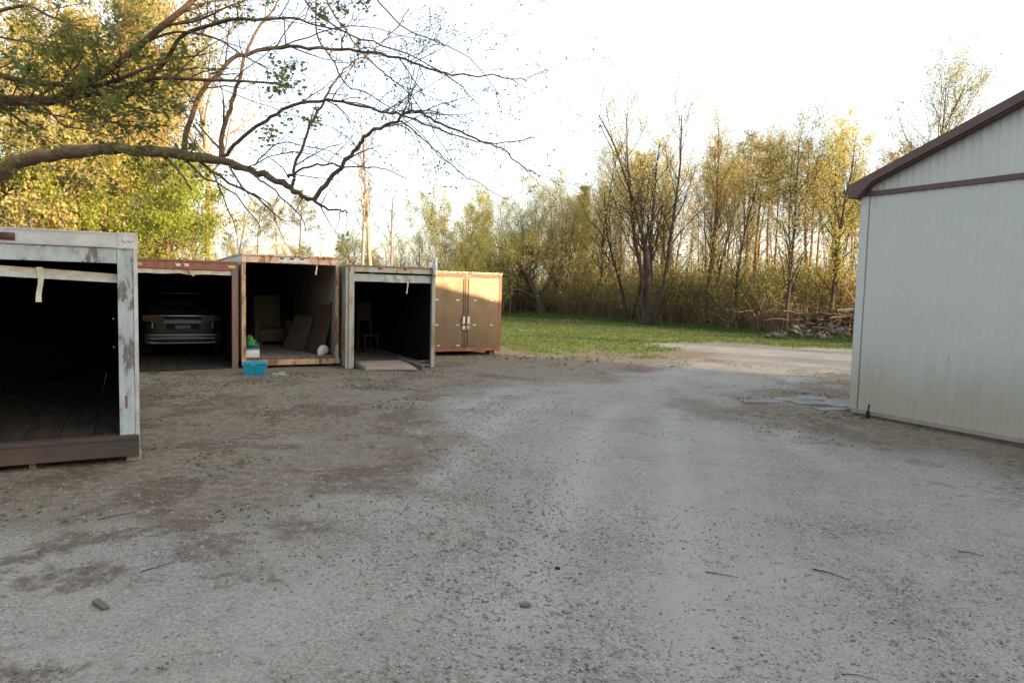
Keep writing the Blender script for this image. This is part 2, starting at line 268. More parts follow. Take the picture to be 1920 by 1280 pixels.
M['white_plastic'] = plain('white_plastic', (.62, .62, .60), .5, c2=(.5, .5, .47), sc=5)
M['blue_plastic'] = plain('turquoise_plastic', (.010, .33, .47), .38, c2=(.008, .26, .39), sc=5)
M['blue_lid'] = plain('blue_lid', (.03, .22, .45), .5, sc=5)
M['green_bag'] = plain('green_fabric', (.035, .20, .05), .7, c2=(.02, .11, .035), sc=8)
M['brown_board'] = plain('brown_panel', (.065, .042, .032), .85, c2=(.048, .031, .024), sc=2, spec=.15)
M['tan_board'] = plain('tan_panel', (.085, .068, .048), .85, c2=(.06, .048, .036), sc=2, spec=.15)
M['galv'] = plain('galvanised_pipe', (.55, .57, .58), .4, .7, c2=(.42, .43, .44), sc=9)
M['barn_brown'] = plain('dark_brown_trim', (.11, .060, .048), .6, c2=(.08, .045, .038), sc=4)
M['black'] = plain('black_rubber', (.02, .02, .02), .8, spec=.3)
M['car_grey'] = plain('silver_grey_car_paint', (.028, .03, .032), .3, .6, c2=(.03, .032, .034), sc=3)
M['glass_dark'] = plain('dark_car_glass', (.008, .009, .01), .08, 0, sc=2)
M['chrome'] = plain('bright_trim', (.22, .23, .24), .25, .9, sc=4)
M['plate'] = plain('number_plate', (.14, .14, .15), .5, sc=4)
M['tail_red'] = plain('tail_lamp_red', (.05, .004, .005), .15, sc=4)

# aluminium doors: satin bare metal, grain runs upright
def doormat():
    m, t, b, o = NM('satin_aluminium_door'); v = coords(t, (14, 14, .35))
    n = noise(t, v, 3, 4, .5)
    col = mix(t, ramp(t, n, .3, .7), (.18, .132, .085), (.14, .105, .07))
    col = mix(t, ramp(t, noise(t, coords(t), 1.3, 3), .5, .7), col, (.12, .085, .055))
    t.links.new(col, b.inputs['Base Color']); b.inputs['Metallic'].default_value = .55
    r = ramp(t, n, .2, .8, (.34, .34, .34, 1), (.46, .46, .46, 1)); t.links.new(r, b.inputs['Roughness'])
    bump(t, b, noise(t, coords(t), 1.1, 2), .25, .03); return m
M['door_alum'] = doormat()

# barn sheet: pale grey-green painted steel, run-off dirt near the ground
def barnmat():
    m, t, b, o = NM('pale_painted_sheet_steel'); v = coords(t)
    col = mix(t, ramp(t, noise(t, v, .8, 3), .35, .7), (.465, .47, .435), (.425, .435, .405))
    sp = nn(t, 'ShaderNodeSeparateXYZ'); g = nn(t, 'ShaderNodeNewGeometry'); t.links.new(g.outputs['Position'], sp.inputs[0])
    ad = nn(t, 'ShaderNodeMath', operation='ADD'); t.links.new(sp.outputs['Z'], ad.inputs[0])
    n2 = nn(t, 'ShaderNodeMath', operation='MULTIPLY'); t.links.new(noise(t, coords(t, (1, 1, .12)), 7, 4), n2.inputs[0]); n2.inputs[1].default_value = -.9
    t.links.new(n2.outputs[0], ad.inputs[1])
    low = ramp(t, ad.outputs[0], -.35, .75, (1, 1, 1, 1), (0, 0, 0, 1))
    hm = nn(t, 'ShaderNodeMath', operation='MULTIPLY'); t.links.new(low, hm.inputs[0]); hm.inputs[1].default_value = .8
    col = mix(t, hm.outputs[0], col, (.32, .30, .22))
    st = ramp(t, noise(t, coords(t, (1, 1, .06)), 9, 4), .62, .85)
    sm = nn(t, 'ShaderNodeMath', operation='MULTIPLY'); t.links.new(st, sm.inputs[0]); sm.inputs[1].default_value = .35
    col = mix(t, sm.outputs[0], col, (.33, .33, .29))
    t.links.new(col, b.inputs['Base Color']); b.inputs['Roughness'].default_value = .5
    bump(t, b, noise(t, v, 1.6, 2), .12, .02); return m
M['barn'] = barnmat()

def groundmat():
    m, t, b, o = NM('yard_ground'); v = coords(t, geo=True)
    at = nn(t, 'ShaderNodeVertexColor'); at.layer_name = 'cover'
    sp = nn(t, 'ShaderNodeSeparateColor'); t.links.new(at.outputs['Color'], sp.inputs[0])
    g, gr, li = sp.outputs[0], sp.outputs[1], sp.outputs[2]
    nA = noise(t, v, 1.3, 6, .65); nB = noise(t, v, 9, 6, .7); nC = noise(t, v, 55, 4, .7); nD = noise(t, v, 150, 2, .6)
    vo = nn(t, 'ShaderNodeTexVoronoi'); vo.inputs['Scale'].default_value = 62; t.links.new(v, vo.inputs['Vector'])
    vf = nn(t, 'ShaderNodeTexVoronoi', feature='DISTANCE_TO_EDGE'); vf.inputs['Scale'].default_value = 62; t.links.new(v, vf.inputs['Vector'])
    # gravel: dusty grey fines, grey and tan stones showing in patches
    tk = at.outputs['Alpha']
    dust = mix(t, ramp(t, nB, .3, .7), (.315, .308, .278), (.228, .222, .198))
    dust = mix(t, ramp(t, nA, .35, .7), dust, (.26, .243, .21))
    dust = mix(t, 1, dust, ramp(t, nC, .3, .72, (.50, .50, .50, 1), (1.40, 1.39, 1.36, 1)), 'MULTIPLY')
    bw = nn(t, 'ShaderNodeRGBToBW'); t.links.new(vo.outputs['Color'], bw.inputs[0])
    rs = nn(t, 'ShaderNodeValToRGB'); e = rs.color_ramp.elements; e[0].position = .2; e[0].color = (.10, .10, .098, 1); e[1].position = .85; e[1].color = (.42, .41, .375, 1)
    k = rs.color_ramp.elements.new(.5); k.color = (.25, .248, .23, 1); k = rs.color_ramp.elements.new(.62); k.color = (.29, .245, .205, 1); t.links.new(bw.outputs[0], rs.inputs[0])
    stone = mix(t, 1, rs.outputs[0], ramp(t, vf.outputs['Distance'], 0, .16, (.35, .35, .35, 1), (1, 1, 1, 1)), 'MULTIPLY')
    patch = noise(t, v, .55, 6, .7); pf = ramp(t, patch, .48, .66)
    pm = nn(t, 'ShaderNodeMath', operation='MULTIPLY'); t.links.new(pf, pm.inputs[0]); pm.inputs[1].default_value = .8
    gravel = mix(t, pm.outputs[0], dust, stone)
    tn = nn(t, 'ShaderNodeMath', operation='MULTIPLY'); t.links.new(tk, tn.inputs[0]); t.links.new(ramp(t, nB, .25, .6), tn.inputs[1])
    gravel = mix(t, tn.outputs[0], gravel, mix(t, ramp(t, nC, .3, .7), (.39, .38, .345), (.30, .292, .265)))
    # packed earth with needles and leaf crumbs
    earth = mix(t, ramp(t, nB, .35, .65), (.215, .185, .145), (.12, .097, .072))
    earth = mix(t, 1, earth, ramp(t, nC, .3, .7, (.5, .5, .5, 1), (1.5, 1.5, 1.48, 1)), 'MULTIPLY')
    crumb = mix(t, ramp(t, nD, .4, .6), (.145, .100, .068), (.062, .047, .036))
    # grass floor
    gf = mix(t, ramp(t, nB, .35, .65), (.085, .13, .032), (.20, .175, .06))
    gf = mix(t, 1, gf, ramp(t, nC, .3, .7, (.6, .6, .6, 1), (1.3, 1.3, 1.3, 1)), 'MULTIPLY')
    def mask(src, noisefac, lo, hi, amt=1.0):
        a = nn(t, 'ShaderNodeMath', operation='ADD'); t.links.new(src, a.inputs[0])
        k = nn(t, 'ShaderNodeMath', operation='MULTIPLY_ADD'); t.links.new(noisefac, k.inputs[0]); k.inputs[1].default_value = amt; k.inputs[2].default_value = -amt/2
        t.links.new(k.outputs[0], a.inputs[1]); return ramp(t, a.outputs[0], lo, hi)
    col = mix(t, mask(g, nB, .36, .64, 1.3), earth, gravel)
    nBC = nn(t, 'ShaderNodeMath', operation='ADD'); t.links.new(nB, nBC.inputs[0]); t.links.new(nC, nBC.inputs[1])
    nBD = nn(t, 'ShaderNodeMath', operation='MULTIPLY_ADD'); t.links.new(nBC.outputs[0], nBD.inputs[0]); nBD.inputs[1].default_value = 1.5; nBD.inputs[2].default_value = -1.0
    lm = nn(t, 'ShaderNodeMath', operation='MULTIPLY'); t.links.new(mask(li, nBD.outputs[0], .45, .80, 1.6), lm.inputs[0]); lm.inputs[1].default_value = .8
    col = mix(t, lm.outputs[0], col, crumb)
    col = mix(t, mask(gr, nC, .42, .60, .9), col, gf)
    t.links.new(col, b.inputs['Base Color']); b.inputs['Roughness'].default_value = .95; b.inputs['Specular IOR Level'].default_value = .15
    h = nn(t, 'ShaderNodeMath', operation='ADD'); t.links.new(nC, h.inputs[0])
    hv = nn(t, 'ShaderNodeMath', operation='MULTIPLY'); t.links.new(vf.outputs['Distance'], hv.inputs[0]); t.links.new(pf, hv.inputs[1])
    t.links.new(hv.outputs[0], h.inputs[1]); bump(t, b, h.outputs[0], .7, .012)
    return m
M['ground'] = groundmat()

# ---------------------------------------------------------------- ground
def ground_fields(X, Y):
    sd_ = sdist(GRAVEL, X, Y)
    rough = (fbm(X, Y, .9, 1, 5)-.5)*4.2
    g = .5 + np.clip((sd_ + rough*1.0)*.26, -.5, .5)
    g = np.where(Y < 7, np.maximum(g, .30-.16*np.clip((-X-.6)/1.2, 0, 1)+.35*(fbm(X, Y, 1.1, 5)-.35)), g)
    far = np.clip((Y - 19.2 + .10*X + rough*2.2)/6.5, 0, 1)**.8                  # the field beyond the yard
    left = np.clip((-X - 9.5)/1.5, 0, 1)*np.clip((Y-19)/2, 0, 1)
    gr = np.maximum(far, left)
    gr = gr*np.clip(.5 - sd_*.55 + rough*.45, 0, 1)
    pat = np.clip((fbm(X, Y, .75, 9, 5)-.50)*4, 0, .42)*np.clip(-sd_*.9, 0, 1)
    strip = np.clip(1-np.abs(Y-19.5-.25*X)/4.0, 0, 1)*np.clip((X+2)/1.5, 0, 1)*np.clip(-sd_, 0, 1)*.40
    gr = np.maximum(np.maximum(gr, pat*.95), strip)
    near_barn = np.clip(1-np.abs(sdist([(4.0, 12.7), (9, 15.5), (9.3, 13.6), (6, 11.6), (8.5, 6.6), (7.2, 5.6), (5.0, 10.2), (3.8, 11.2)], X, Y)-.3)/1.2, 0, 1)
    li = np.clip((fbm(X, Y, 1.9, 20, 5)-.46)*5.5, 0, 1)*np.clip(.80-sd_*.30+.35*np.clip((-X-.6)/1.5, 0, 1), .22, 1)*.80
    li = np.maximum(li, near_barn*.5)
    li *= (1-np.clip(gr*1.3, 0, 1)*.8)
    return g, gr, li
ROAD = [(-.6, -3), (.2, 2), (.9, 6), (1.5, 10), (2.6, 14), (4.6, 18), (8, 21.3), (14, 23), (30, 24)]
def tracks(X, Y):
    P = np.array(ROAD, float); best = np.full(X.shape, 1e9); sg = np.zeros(X.shape)
    for i in range(len(P)-1):
        ax, ay = P[i]; ex, ey = P[i+1]-P[i]; t = np.clip(((X-ax)*ex+(Y-ay)*ey)/(ex*ex+ey*ey), 0, 1); dx, dy = X-ax-t*ex, Y-ay-t*ey; d = np.hypot(dx, dy)
        s = np.sign(ex*dy-ey*dx)*-1; m = d < best; best = np.where(m, d, best); sg = np.where(m, s, sg)
    d = best*sg + (fbm(X, Y, .12, 33, 2)-.5)*1.2; o = 0
    for c, w_, a in ((-1.5, .22, .9), (-.1, .25, 1), (.9, .2, .8), (1.5, .35, .6), (2.5, .22, .9), (3.6, .3, .6), (-2.4, .2, .5)):
        o = o + a*np.exp(-((d-c)/w_)**2)
    return np.clip(o, 0, 1)*np.clip((fbm(X, Y, .5, 35, 3)-.32)*3.5, 0, 1)
def ground_h(X, Y):
    h = (fbm(X, Y, .35, 40, 3)-.5)*.10*np.clip(Y/8, .25, 1) + (fbm(X, Y, 2.2, 44, 3)-.5)*.022
    h -= .014*tracks(X, Y)
    return h - .02
def axis(lo, hi, c0, c1, fine, grow):
    a = list(np.arange(c0, c1, fine)); s = fine; p = c1
    while p < hi: a.append(p); s *= grow; p += s
    a.append(hi); s = fine; p = c0-fine; L = []
    while p > lo: L.append(p); s *= grow; p -= s
    L.append(lo); return np.array(L[::-1]+a)
xs = axis(-450, 450, -6, 7, .10, 1.035); ys = axis(-60, 450, 1.5, 11, .10, 1.028)
GX, GY = np.meshgrid(xs, ys); g_, gr_, li_ = ground_fields(GX, GY)
GZ = ground_h(GX, GY)*np.clip(1-(np.hypot(GX, GY)-60)/60, 0, 1)
nx, ny = len(xs), len(ys); I = np.arange(nx*ny).reshape(ny, nx)
F = np.stack([I[:-1, :-1], I[:-1, 1:], I[1:, 1:], I[1:, :-1]], -1).reshape(-1, 4)
me = mesh_np('ground', np.stack([GX, GY, GZ], -1).reshape(-1, 3), F)
ca = me.color_attributes.new('cover', 'FLOAT_COLOR', 'POINT')
ca.data.foreach_set('color', np.stack([g_, gr_, li_, tracks(GX, GY)*.72], -1).astype(np.float32).ravel())
tag(link('ground', me, M['ground'], None, True), kind='structure')
def gz(x, y): return float(ground_h(np.array([x*1.0]), np.array([y*1.0]))[0])

# ---------------------------------------------------------------- scatter (stuff only)
def scatter(name, P, Rot, Sc, Idx, sources, label=None, cat=None):
    me = bpy.data.meshes.new(name); me.vertices.add(len(P)); me.vertices.foreach_set('co', np.asarray(P, np.float32).ravel())
    a = me.attributes.new('rot', 'FLOAT_VECTOR', 'POINT'); a.data.foreach_set('vector', np.asarray(Rot, np.float32).ravel())
    a = me.attributes.new('scl', 'FLOAT', 'POINT'); a.data.foreach_set('value', np.asarray(Sc, np.float32).ravel())
    a = me.attributes.new('idx', 'INT', 'POINT'); a.data.foreach_set('value', np.asarray(Idx, np.int32).ravel())
    ob = link(name, me)
    g = bpy.data.node_groups.new(name, 'GeometryNodeTree')
    g.interface.new_socket('Geometry', in_out='INPUT', socket_type='NodeSocketGeometry')
    g.interface.new_socket('Geometry', in_out='OUTPUT', socket_type='NodeSocketGeometry')
    gi = g.nodes.new('NodeGroupInput'); go = g.nodes.new('NodeGroupOutput'); jn = g.nodes.new('GeometryNodeJoinGeometry')
    def att(n, ty):
        k = g.nodes.new('GeometryNodeInputNamedAttribute'); k.data_type = ty; k.inputs['Name'].default_value = n; return k.outputs['Attribute']
    rot, scl, idx = att('rot', 'FLOAT_VECTOR'), att('scl', 'FLOAT'), att('idx', 'INT')
    e2r = g.nodes.new('FunctionNodeEulerToRotation'); g.links.new(rot, e2r.inputs[0])
    for k, src in enumerate(sources):
        oi = g.nodes.new('GeometryNodeObjectInfo'); oi.inputs['Object'].default_value = src; oi.inputs['As Instance'].default_value = True
        cp = g.nodes.new('FunctionNodeCompare'); cp.data_type = 'INT'; cp.operation = 'EQUAL'
        g.links.new(idx, [s for s in cp.inputs if s.type == 'INT'][0]); [s for s in cp.inputs if s.type == 'INT'][1].default_value = k
        ip = g.nodes.new('GeometryNodeInstanceOnPoints')
        g.links.new(gi.outputs[0], ip.inputs['Points']); g.links.new(cp.outputs[0], ip.inputs['Selection'])
        g.links.new(oi.outputs['Geometry'], ip.inputs['Instance']); g.links.new(e2r.outputs[0], ip.inputs['Rotation']); g.links.new(scl, ip.inputs['Scale'])
        g.links.new(ip.outputs[0], jn.inputs[0])
    g.links.new(jn.outputs[0], go.inputs[0])
    mo = ob.modifiers.new('scatter', 'NODES'); mo.node_group = g
    return tag(ob, label, cat, kind='stuff')
def src(name, V, F, mat):
    me = mesh_np(name, V, F); me.materials.append(mat); return bpy.data.objects.new(name, me)

# ---------------------------------------------------------------- trees
rng = np.random.RandomState(5)
def nrm(v): return v/(np.linalg.norm(v)+1e-9)
class Wood:
    def __init__(s): s.V = []; s.F = []; s.n = 0; s.L = []
    def tube(s, P, rad, k=5):
        P = np.asarray(P, float); n = len(P)
        T = np.gradient(P, axis=0); T /= np.linalg.norm(T, axis=1)[:, None]+1e-9
        ref = np.array([0, 0, 1.]) if abs(T[:, 2]).mean() < .8 else np.array([1., 0, 0])
        U = np.cross(T, ref); U /= np.linalg.norm(U, axis=1)[:, None]+1e-9; Vv = np.cross(T, U)
        a = np.arange(k)*2*np.pi/k
        ring = P[:, None, :] + np.asarray(rad)[:, None, None]*(U[:, None, :]*np.cos(a)[None, :, None]+Vv[:, None, :]*np.sin(a)[None, :, None])
        s.V.append(ring.reshape(-1, 3)); i = np.arange(n-1)[:, None]*k; j = np.arange(k)[None, :]; j2 = (j+1) % k
        s.F.append(np.stack([i+j, i+j2, i+k+j2, i+k+j], -1).reshape(-1, 4)+s.n); s.n += n*k
    def leaf(s, p): s.L.append(p)
    def mesh(s, name): return mesh_np(name, np.concatenate(s.V), np.concatenate(s.F))
def branch_pts(p, d, L, n, wander, trop, rg):
    pts = [np.array(p, float)]; d = nrm(np.array(d, float))
    for i in range(n):
        d = nrm(d + rg.normal(0, wander, 3) + np.array([0, 0, trop])); pts.append(pts[-1]+d*L/n)
    return np.array(pts), d
def grow(w, p, d, L, r, lv, S, rg):
    n = max(3, S['seg'][lv]); pts, _ = branch_pts(p, d, L, n, S['wander'][lv], S['trop'][lv], rg)
    t = np.linspace(0, 1, n+1); rad = r*(1-t*(1-S['taper'][lv])); rad = np.maximum(rad, S.get('rmin', .006))
    w.tube(pts, rad, (7, 5, 4, 3, 3)[lv])
    if lv >= S['leaf_lv']:
        k = S['leaves']; u = rg.uniform(.2, 1.0, k)*n; i = np.minimum(u.astype(int), n-1); f = (u-i)[:, None]
        w.L.append(pts[i]*(1-f)+pts[i+1]*f+rg.normal(0, S['lspread'], (k, 3)))
    if lv+1 < len(S['kids']) + 1 and lv < S['levels']:
        k = S['kids'][lv]; a0 = rg.uniform(0, 6.28)
        for c in range(k):
            u = S['start'][lv] + (1-S['start'][lv])*(c+rg.uniform(.1, .9))/k; x = u*n; i = min(int(x), n-1); f = x-i
            q = pts[i]*(1-f)+pts[i+1]*f; T = nrm(pts[i+1]-pts[i])
            az = a0+c*2.4+rg.uniform(-.5, .5); ref = np.array([0, 0, 1.]) if abs(T[2]) < .9 else np.array([1., 0, 0])
            U = nrm(np.cross(T, ref)); Vv = np.cross(T, U); an = S['angle'][lv]*rg.uniform(.7, 1.3)
            dd = T*math.cos(an)+(U*math.cos(az)+Vv*math.sin(az))*math.sin(an)
            shape = S['shape'](u) if lv == 0 and 'shape' in S else (1-.55*u)
            grow(w, q, dd, L*S['ratio'][lv]*shape*rg.uniform(.7, 1.2), max(rad[i]*S['rr'][lv], .0038), lv+1, S, rg)
def leaf_mesh(name, P, size, rg, aspect=1.6, var=.35, droop=0.0):
    P = np.concatenate([np.atleast_2d(x) for x in P]); n = len(P)
    a = rg.normal(0, 1, (n, 3)); a[:, 2] -= droop*2; a /= np.linalg.norm(a, axis=1)[:, None]
    b = rg.normal(0, 1, (n, 3)); b -= a*(a*b).sum(1)[:, None]; b /= np.linalg.norm(b, axis=1)[:, None]
    s = (size*(1+rg.uniform(-var, var, n)))[:, None]; a = a*s; b = b*s/aspect
    c = np.cross(a, b); c = c/(np.linalg.norm(c, axis=1)[:, None]+1e-9)*s*.18
    V = np.stack([P-a, P-b*.9+c, P+a, P+b*.9+c], 1).reshape(-1, 3)
    F = np.arange(n*4).reshape(n, 4); return mesh_np(name, V, F)
def make_tree(S, seed, bark, leaf, lsize, stems=1, spread=0., aspect=1.6, droop=0.):
    """returns (trunk mesh, crown mesh) for a tree 10 m tall"""
    rg = np.random.RandomState(seed); w = Wood()
    for k in range(stems):
        a = k*2*math.pi/max(1, stems)+rg.uniform(0, 1)
        d = (math.cos(a)*spread*rg.uniform(.5, 1.2)+rg.normal(0, S['lean']), math.sin(a)*spread*rg.uniform(.5, 1.2)+rg.normal(0, S['lean']), 1)
        L = S['L']*rg.uniform(.82, 1.05)
        grow(w, (math.cos(a)*.12*(stems > 1), math.sin(a)*.12*(stems > 1), -.1), d, L, S['r']*rg.uniform(.8, 1.1)/(1 if stems == 1 else 1.25), 0, S, rg)
    if stems == 1:
        P = np.array([(0, 0, -.15), (0, 0, .12), (0, 0, .5)]); w.tube(P, [S['r']*1.7, S['r']*1.25, S['r']*.95], 7)
    tm = w.mesh('trunk'); cm = leaf_mesh('crown', w.L, lsize, rg, aspect, .4, droop)
    tm.materials.append(M[bark]); cm.materials.append(M[leaf]); tm.polygons.foreach_set('use_smooth', [True]*len(tm.polygons))
    return tm, cm
SL = dict(L=10, r=.13, levels=3, seg=[14, 7, 5, 3], wander=[.05, .12, .2, .25], trop=[.03, .10, .05, 0], taper=[.15, .25, .3, .5], kids=[24, 7, 6], start=[.34, .2, .2],
          angle=[.75, .7, .8], ratio=[.30, .45, .5], rr=[.42, .5, .6], leaf_lv=2, leaves=3, lspread=.12, lean=.03, rmin=.0028)
TALL = dict(SL, kids=[34, 7, 6], start=[.20, .2, .2], ratio=[.26, .48, .5], angle=[.70, .7, .8], leaves=2, shape=lambda u: .40+.75*math.sin(math.pi*min(1, max(0, (u-.1)/.95))))
SPREAD = dict(SL, L=10, r=.17, kids=[15, 8, 5], start=[.30, .25, .2], angle=[.55, .6, .8], ratio=[.42, .48, .5], trop=[.01, .06, .03, 0], wander=[.07, .1, .18, .25])
GNARL = dict(SL, L=6.0, r=.24, kids=[12, 8, 6], start=[.16, .2, .2], angle=[.95, .8, .8], ratio=[.75, .5, .5], trop=[.0, .17, .06, 0], wander=[.13, .2, .25, .3], rr=[.55, .5, .6], leaves=10, lspread=.15,
             shape=lambda u: 1.1-.5*u)
WILLOW = dict(SL, L=9.4, r=.07, kids=[14, 8, 5], start=[.15, .2, .2], angle=[.62, .6, .8], ratio=[.42, .5, .5], trop=[.02, .05, .02, 0], leaves=8, lspread=.14)
BIRCH = dict(SL, L=10, r=.15, kids=[16, 7, 4], start=[.45, .2, .2], angle=[.5, .6, .7], ratio=[.25, .5, .5], leaves=1, lspread=.05, taper=[.2, .25, .3, .5])
GOLD = dict(SL, L=10, r=.20, kids=[26, 9, 7], start=[.12, .15, .2], angle=[.9, .7, .8], ratio=[.48, .5, .5], trop=[.01, .05, -.02, -.05], leaves=15, lspread=.17, wander=[.07, .12, .2, .25], shape=lambda u: 1.0-.45*u)
LIME = dict(SL, L=8, r=.16, kids=[26, 9, 6], start=[.05, .15, .2], angle=[1.1, .7, .8], ratio=[.5, .5, .5], trop=[.01, -.03, -.12, -.1], leaves=13, lspread=.14, shape=lambda u: 1.0-.5*u)
PINE = dict(SL, L=10, r=.12, levels=2, kids=[40, 7], start=[.58, .25], angle=[1.3, .7], ratio=[.19, .4], trop=[.03, .06, .05], wander=[.02, .08, .15], leaf_lv=1, leaves=10, lspread=.12, shape=lambda u: 1.25-.85*((u-.58)/.42))
CONE = dict(PINE, start=[.22, .25], kids=[52, 7], ratio=[.24, .35], angle=[1.3, .7], shape=lambda u: 1.15-1.05*u, leaves=20)
LONE = dict(SL, kids=[16, 6, 4], start=[.50, .2, .2], leaves=1, r=.07, ratio=[.22, .4, .5])
PROTO = {}
def proto(key, *a, **k): PROTO[key] = make_tree(*a, **k)
proto('tallE', dict(TALL, kids=[30, 8, 6], ratio=[.30, .5, .5]), 37, 'bark_dark', 'leaf_spring', .04)
proto('tallA', TALL, 1, 'bark_dark', 'leaf_spring', .038)
proto('tallB', TALL, 2, 'bark_dark', 'leaf_spring', .038)
proto('tallC', TALL, 3, 'bark_dark', 'leaf_olive', .040)
proto('tallD', dict(TALL, leaves=4), 7, 'bark_dark', 'leaf_yellow', .042)
proto('spread', dict(SPREAD, leaves=2, kids=[13, 8, 5]), 4, 'bark_dark', 'leaf_spring', .038, stems=5, spread=.26)
proto('spread2', dict(SPREAD, leaves=2), 14, 'bark_dark', 'leaf_spring', .038, stems=3, spread=.35)
proto('gnarl', GNARL, 5, 'bark_dark', 'leaf_olive', .055)
proto('gnarl2', dict(GNARL, r=.2), 15, 'bark_brown', 'leaf_spring', .055)
proto('willow', WILLOW, 6, 'bark_brown', 'leaf_yellow', .045, stems=9, spread=.34)
proto('birch', BIRCH, 8, 'bark_pale', 'leaf_bud', .03)
proto('birch2', BIRCH, 18, 'bark_pale', 'leaf_bud', .03)
proto('goldA', GOLD, 9, 'bark_pale', 'leaf_gold', .05, droop=.3)
proto('goldB', dict(GOLD, kids=[24, 8, 6]), 19, 'bark_pale', 'leaf_gold', .05, droop=.3)
proto('goldC', dict(GOLD, kids=[20, 7, 5], start=[.45, .15, .2], leaves=4), 29, 'bark_pale', 'leaf_gold', .045, droop=.3)
proto('lime', LIME, 10, 'bark_brown', 'leaf_lime', .055, droop=.6)
proto('pineA', PINE, 11, 'bark_pine', 'leaf_pine', .095, aspect=5)
proto('pineB', dict(PINE, start=[.68, .25], kids=[36, 8]), 12, 'bark_pine', 'leaf_pine', .095, aspect=5)
proto('cone', CONE, 13, 'bark_pine', 'leaf_pine', .16, aspect=6)
proto('wisp', dict(TALL, ratio=[.42, .5, .5], kids=[20, 9, 6], angle=[.6, .6, .8], leaves=4), 31, 'bark_brown', 'leaf_spring', .038)
proto('wisp2', dict(TALL, ratio=[.40, .5, .5], kids=[22, 9, 6], angle=[.9, .7, .8], leaves=4), 32, 'bark_brown', 'leaf_yellow', .045)
proto('pole3', dict(LONE, kids=[22, 7, 5], start=[.58, .2, .2], ratio=[.26, .45, .5], r=.08, leaves=2), 33, 'bark_brown', 'leaf_spring', .04)
proto('pole', LONE, 16, 'bark_dark', 'leaf_spring', .042)
proto('pole2', LONE, 17, 'bark_pine', 'leaf_olive', .042)

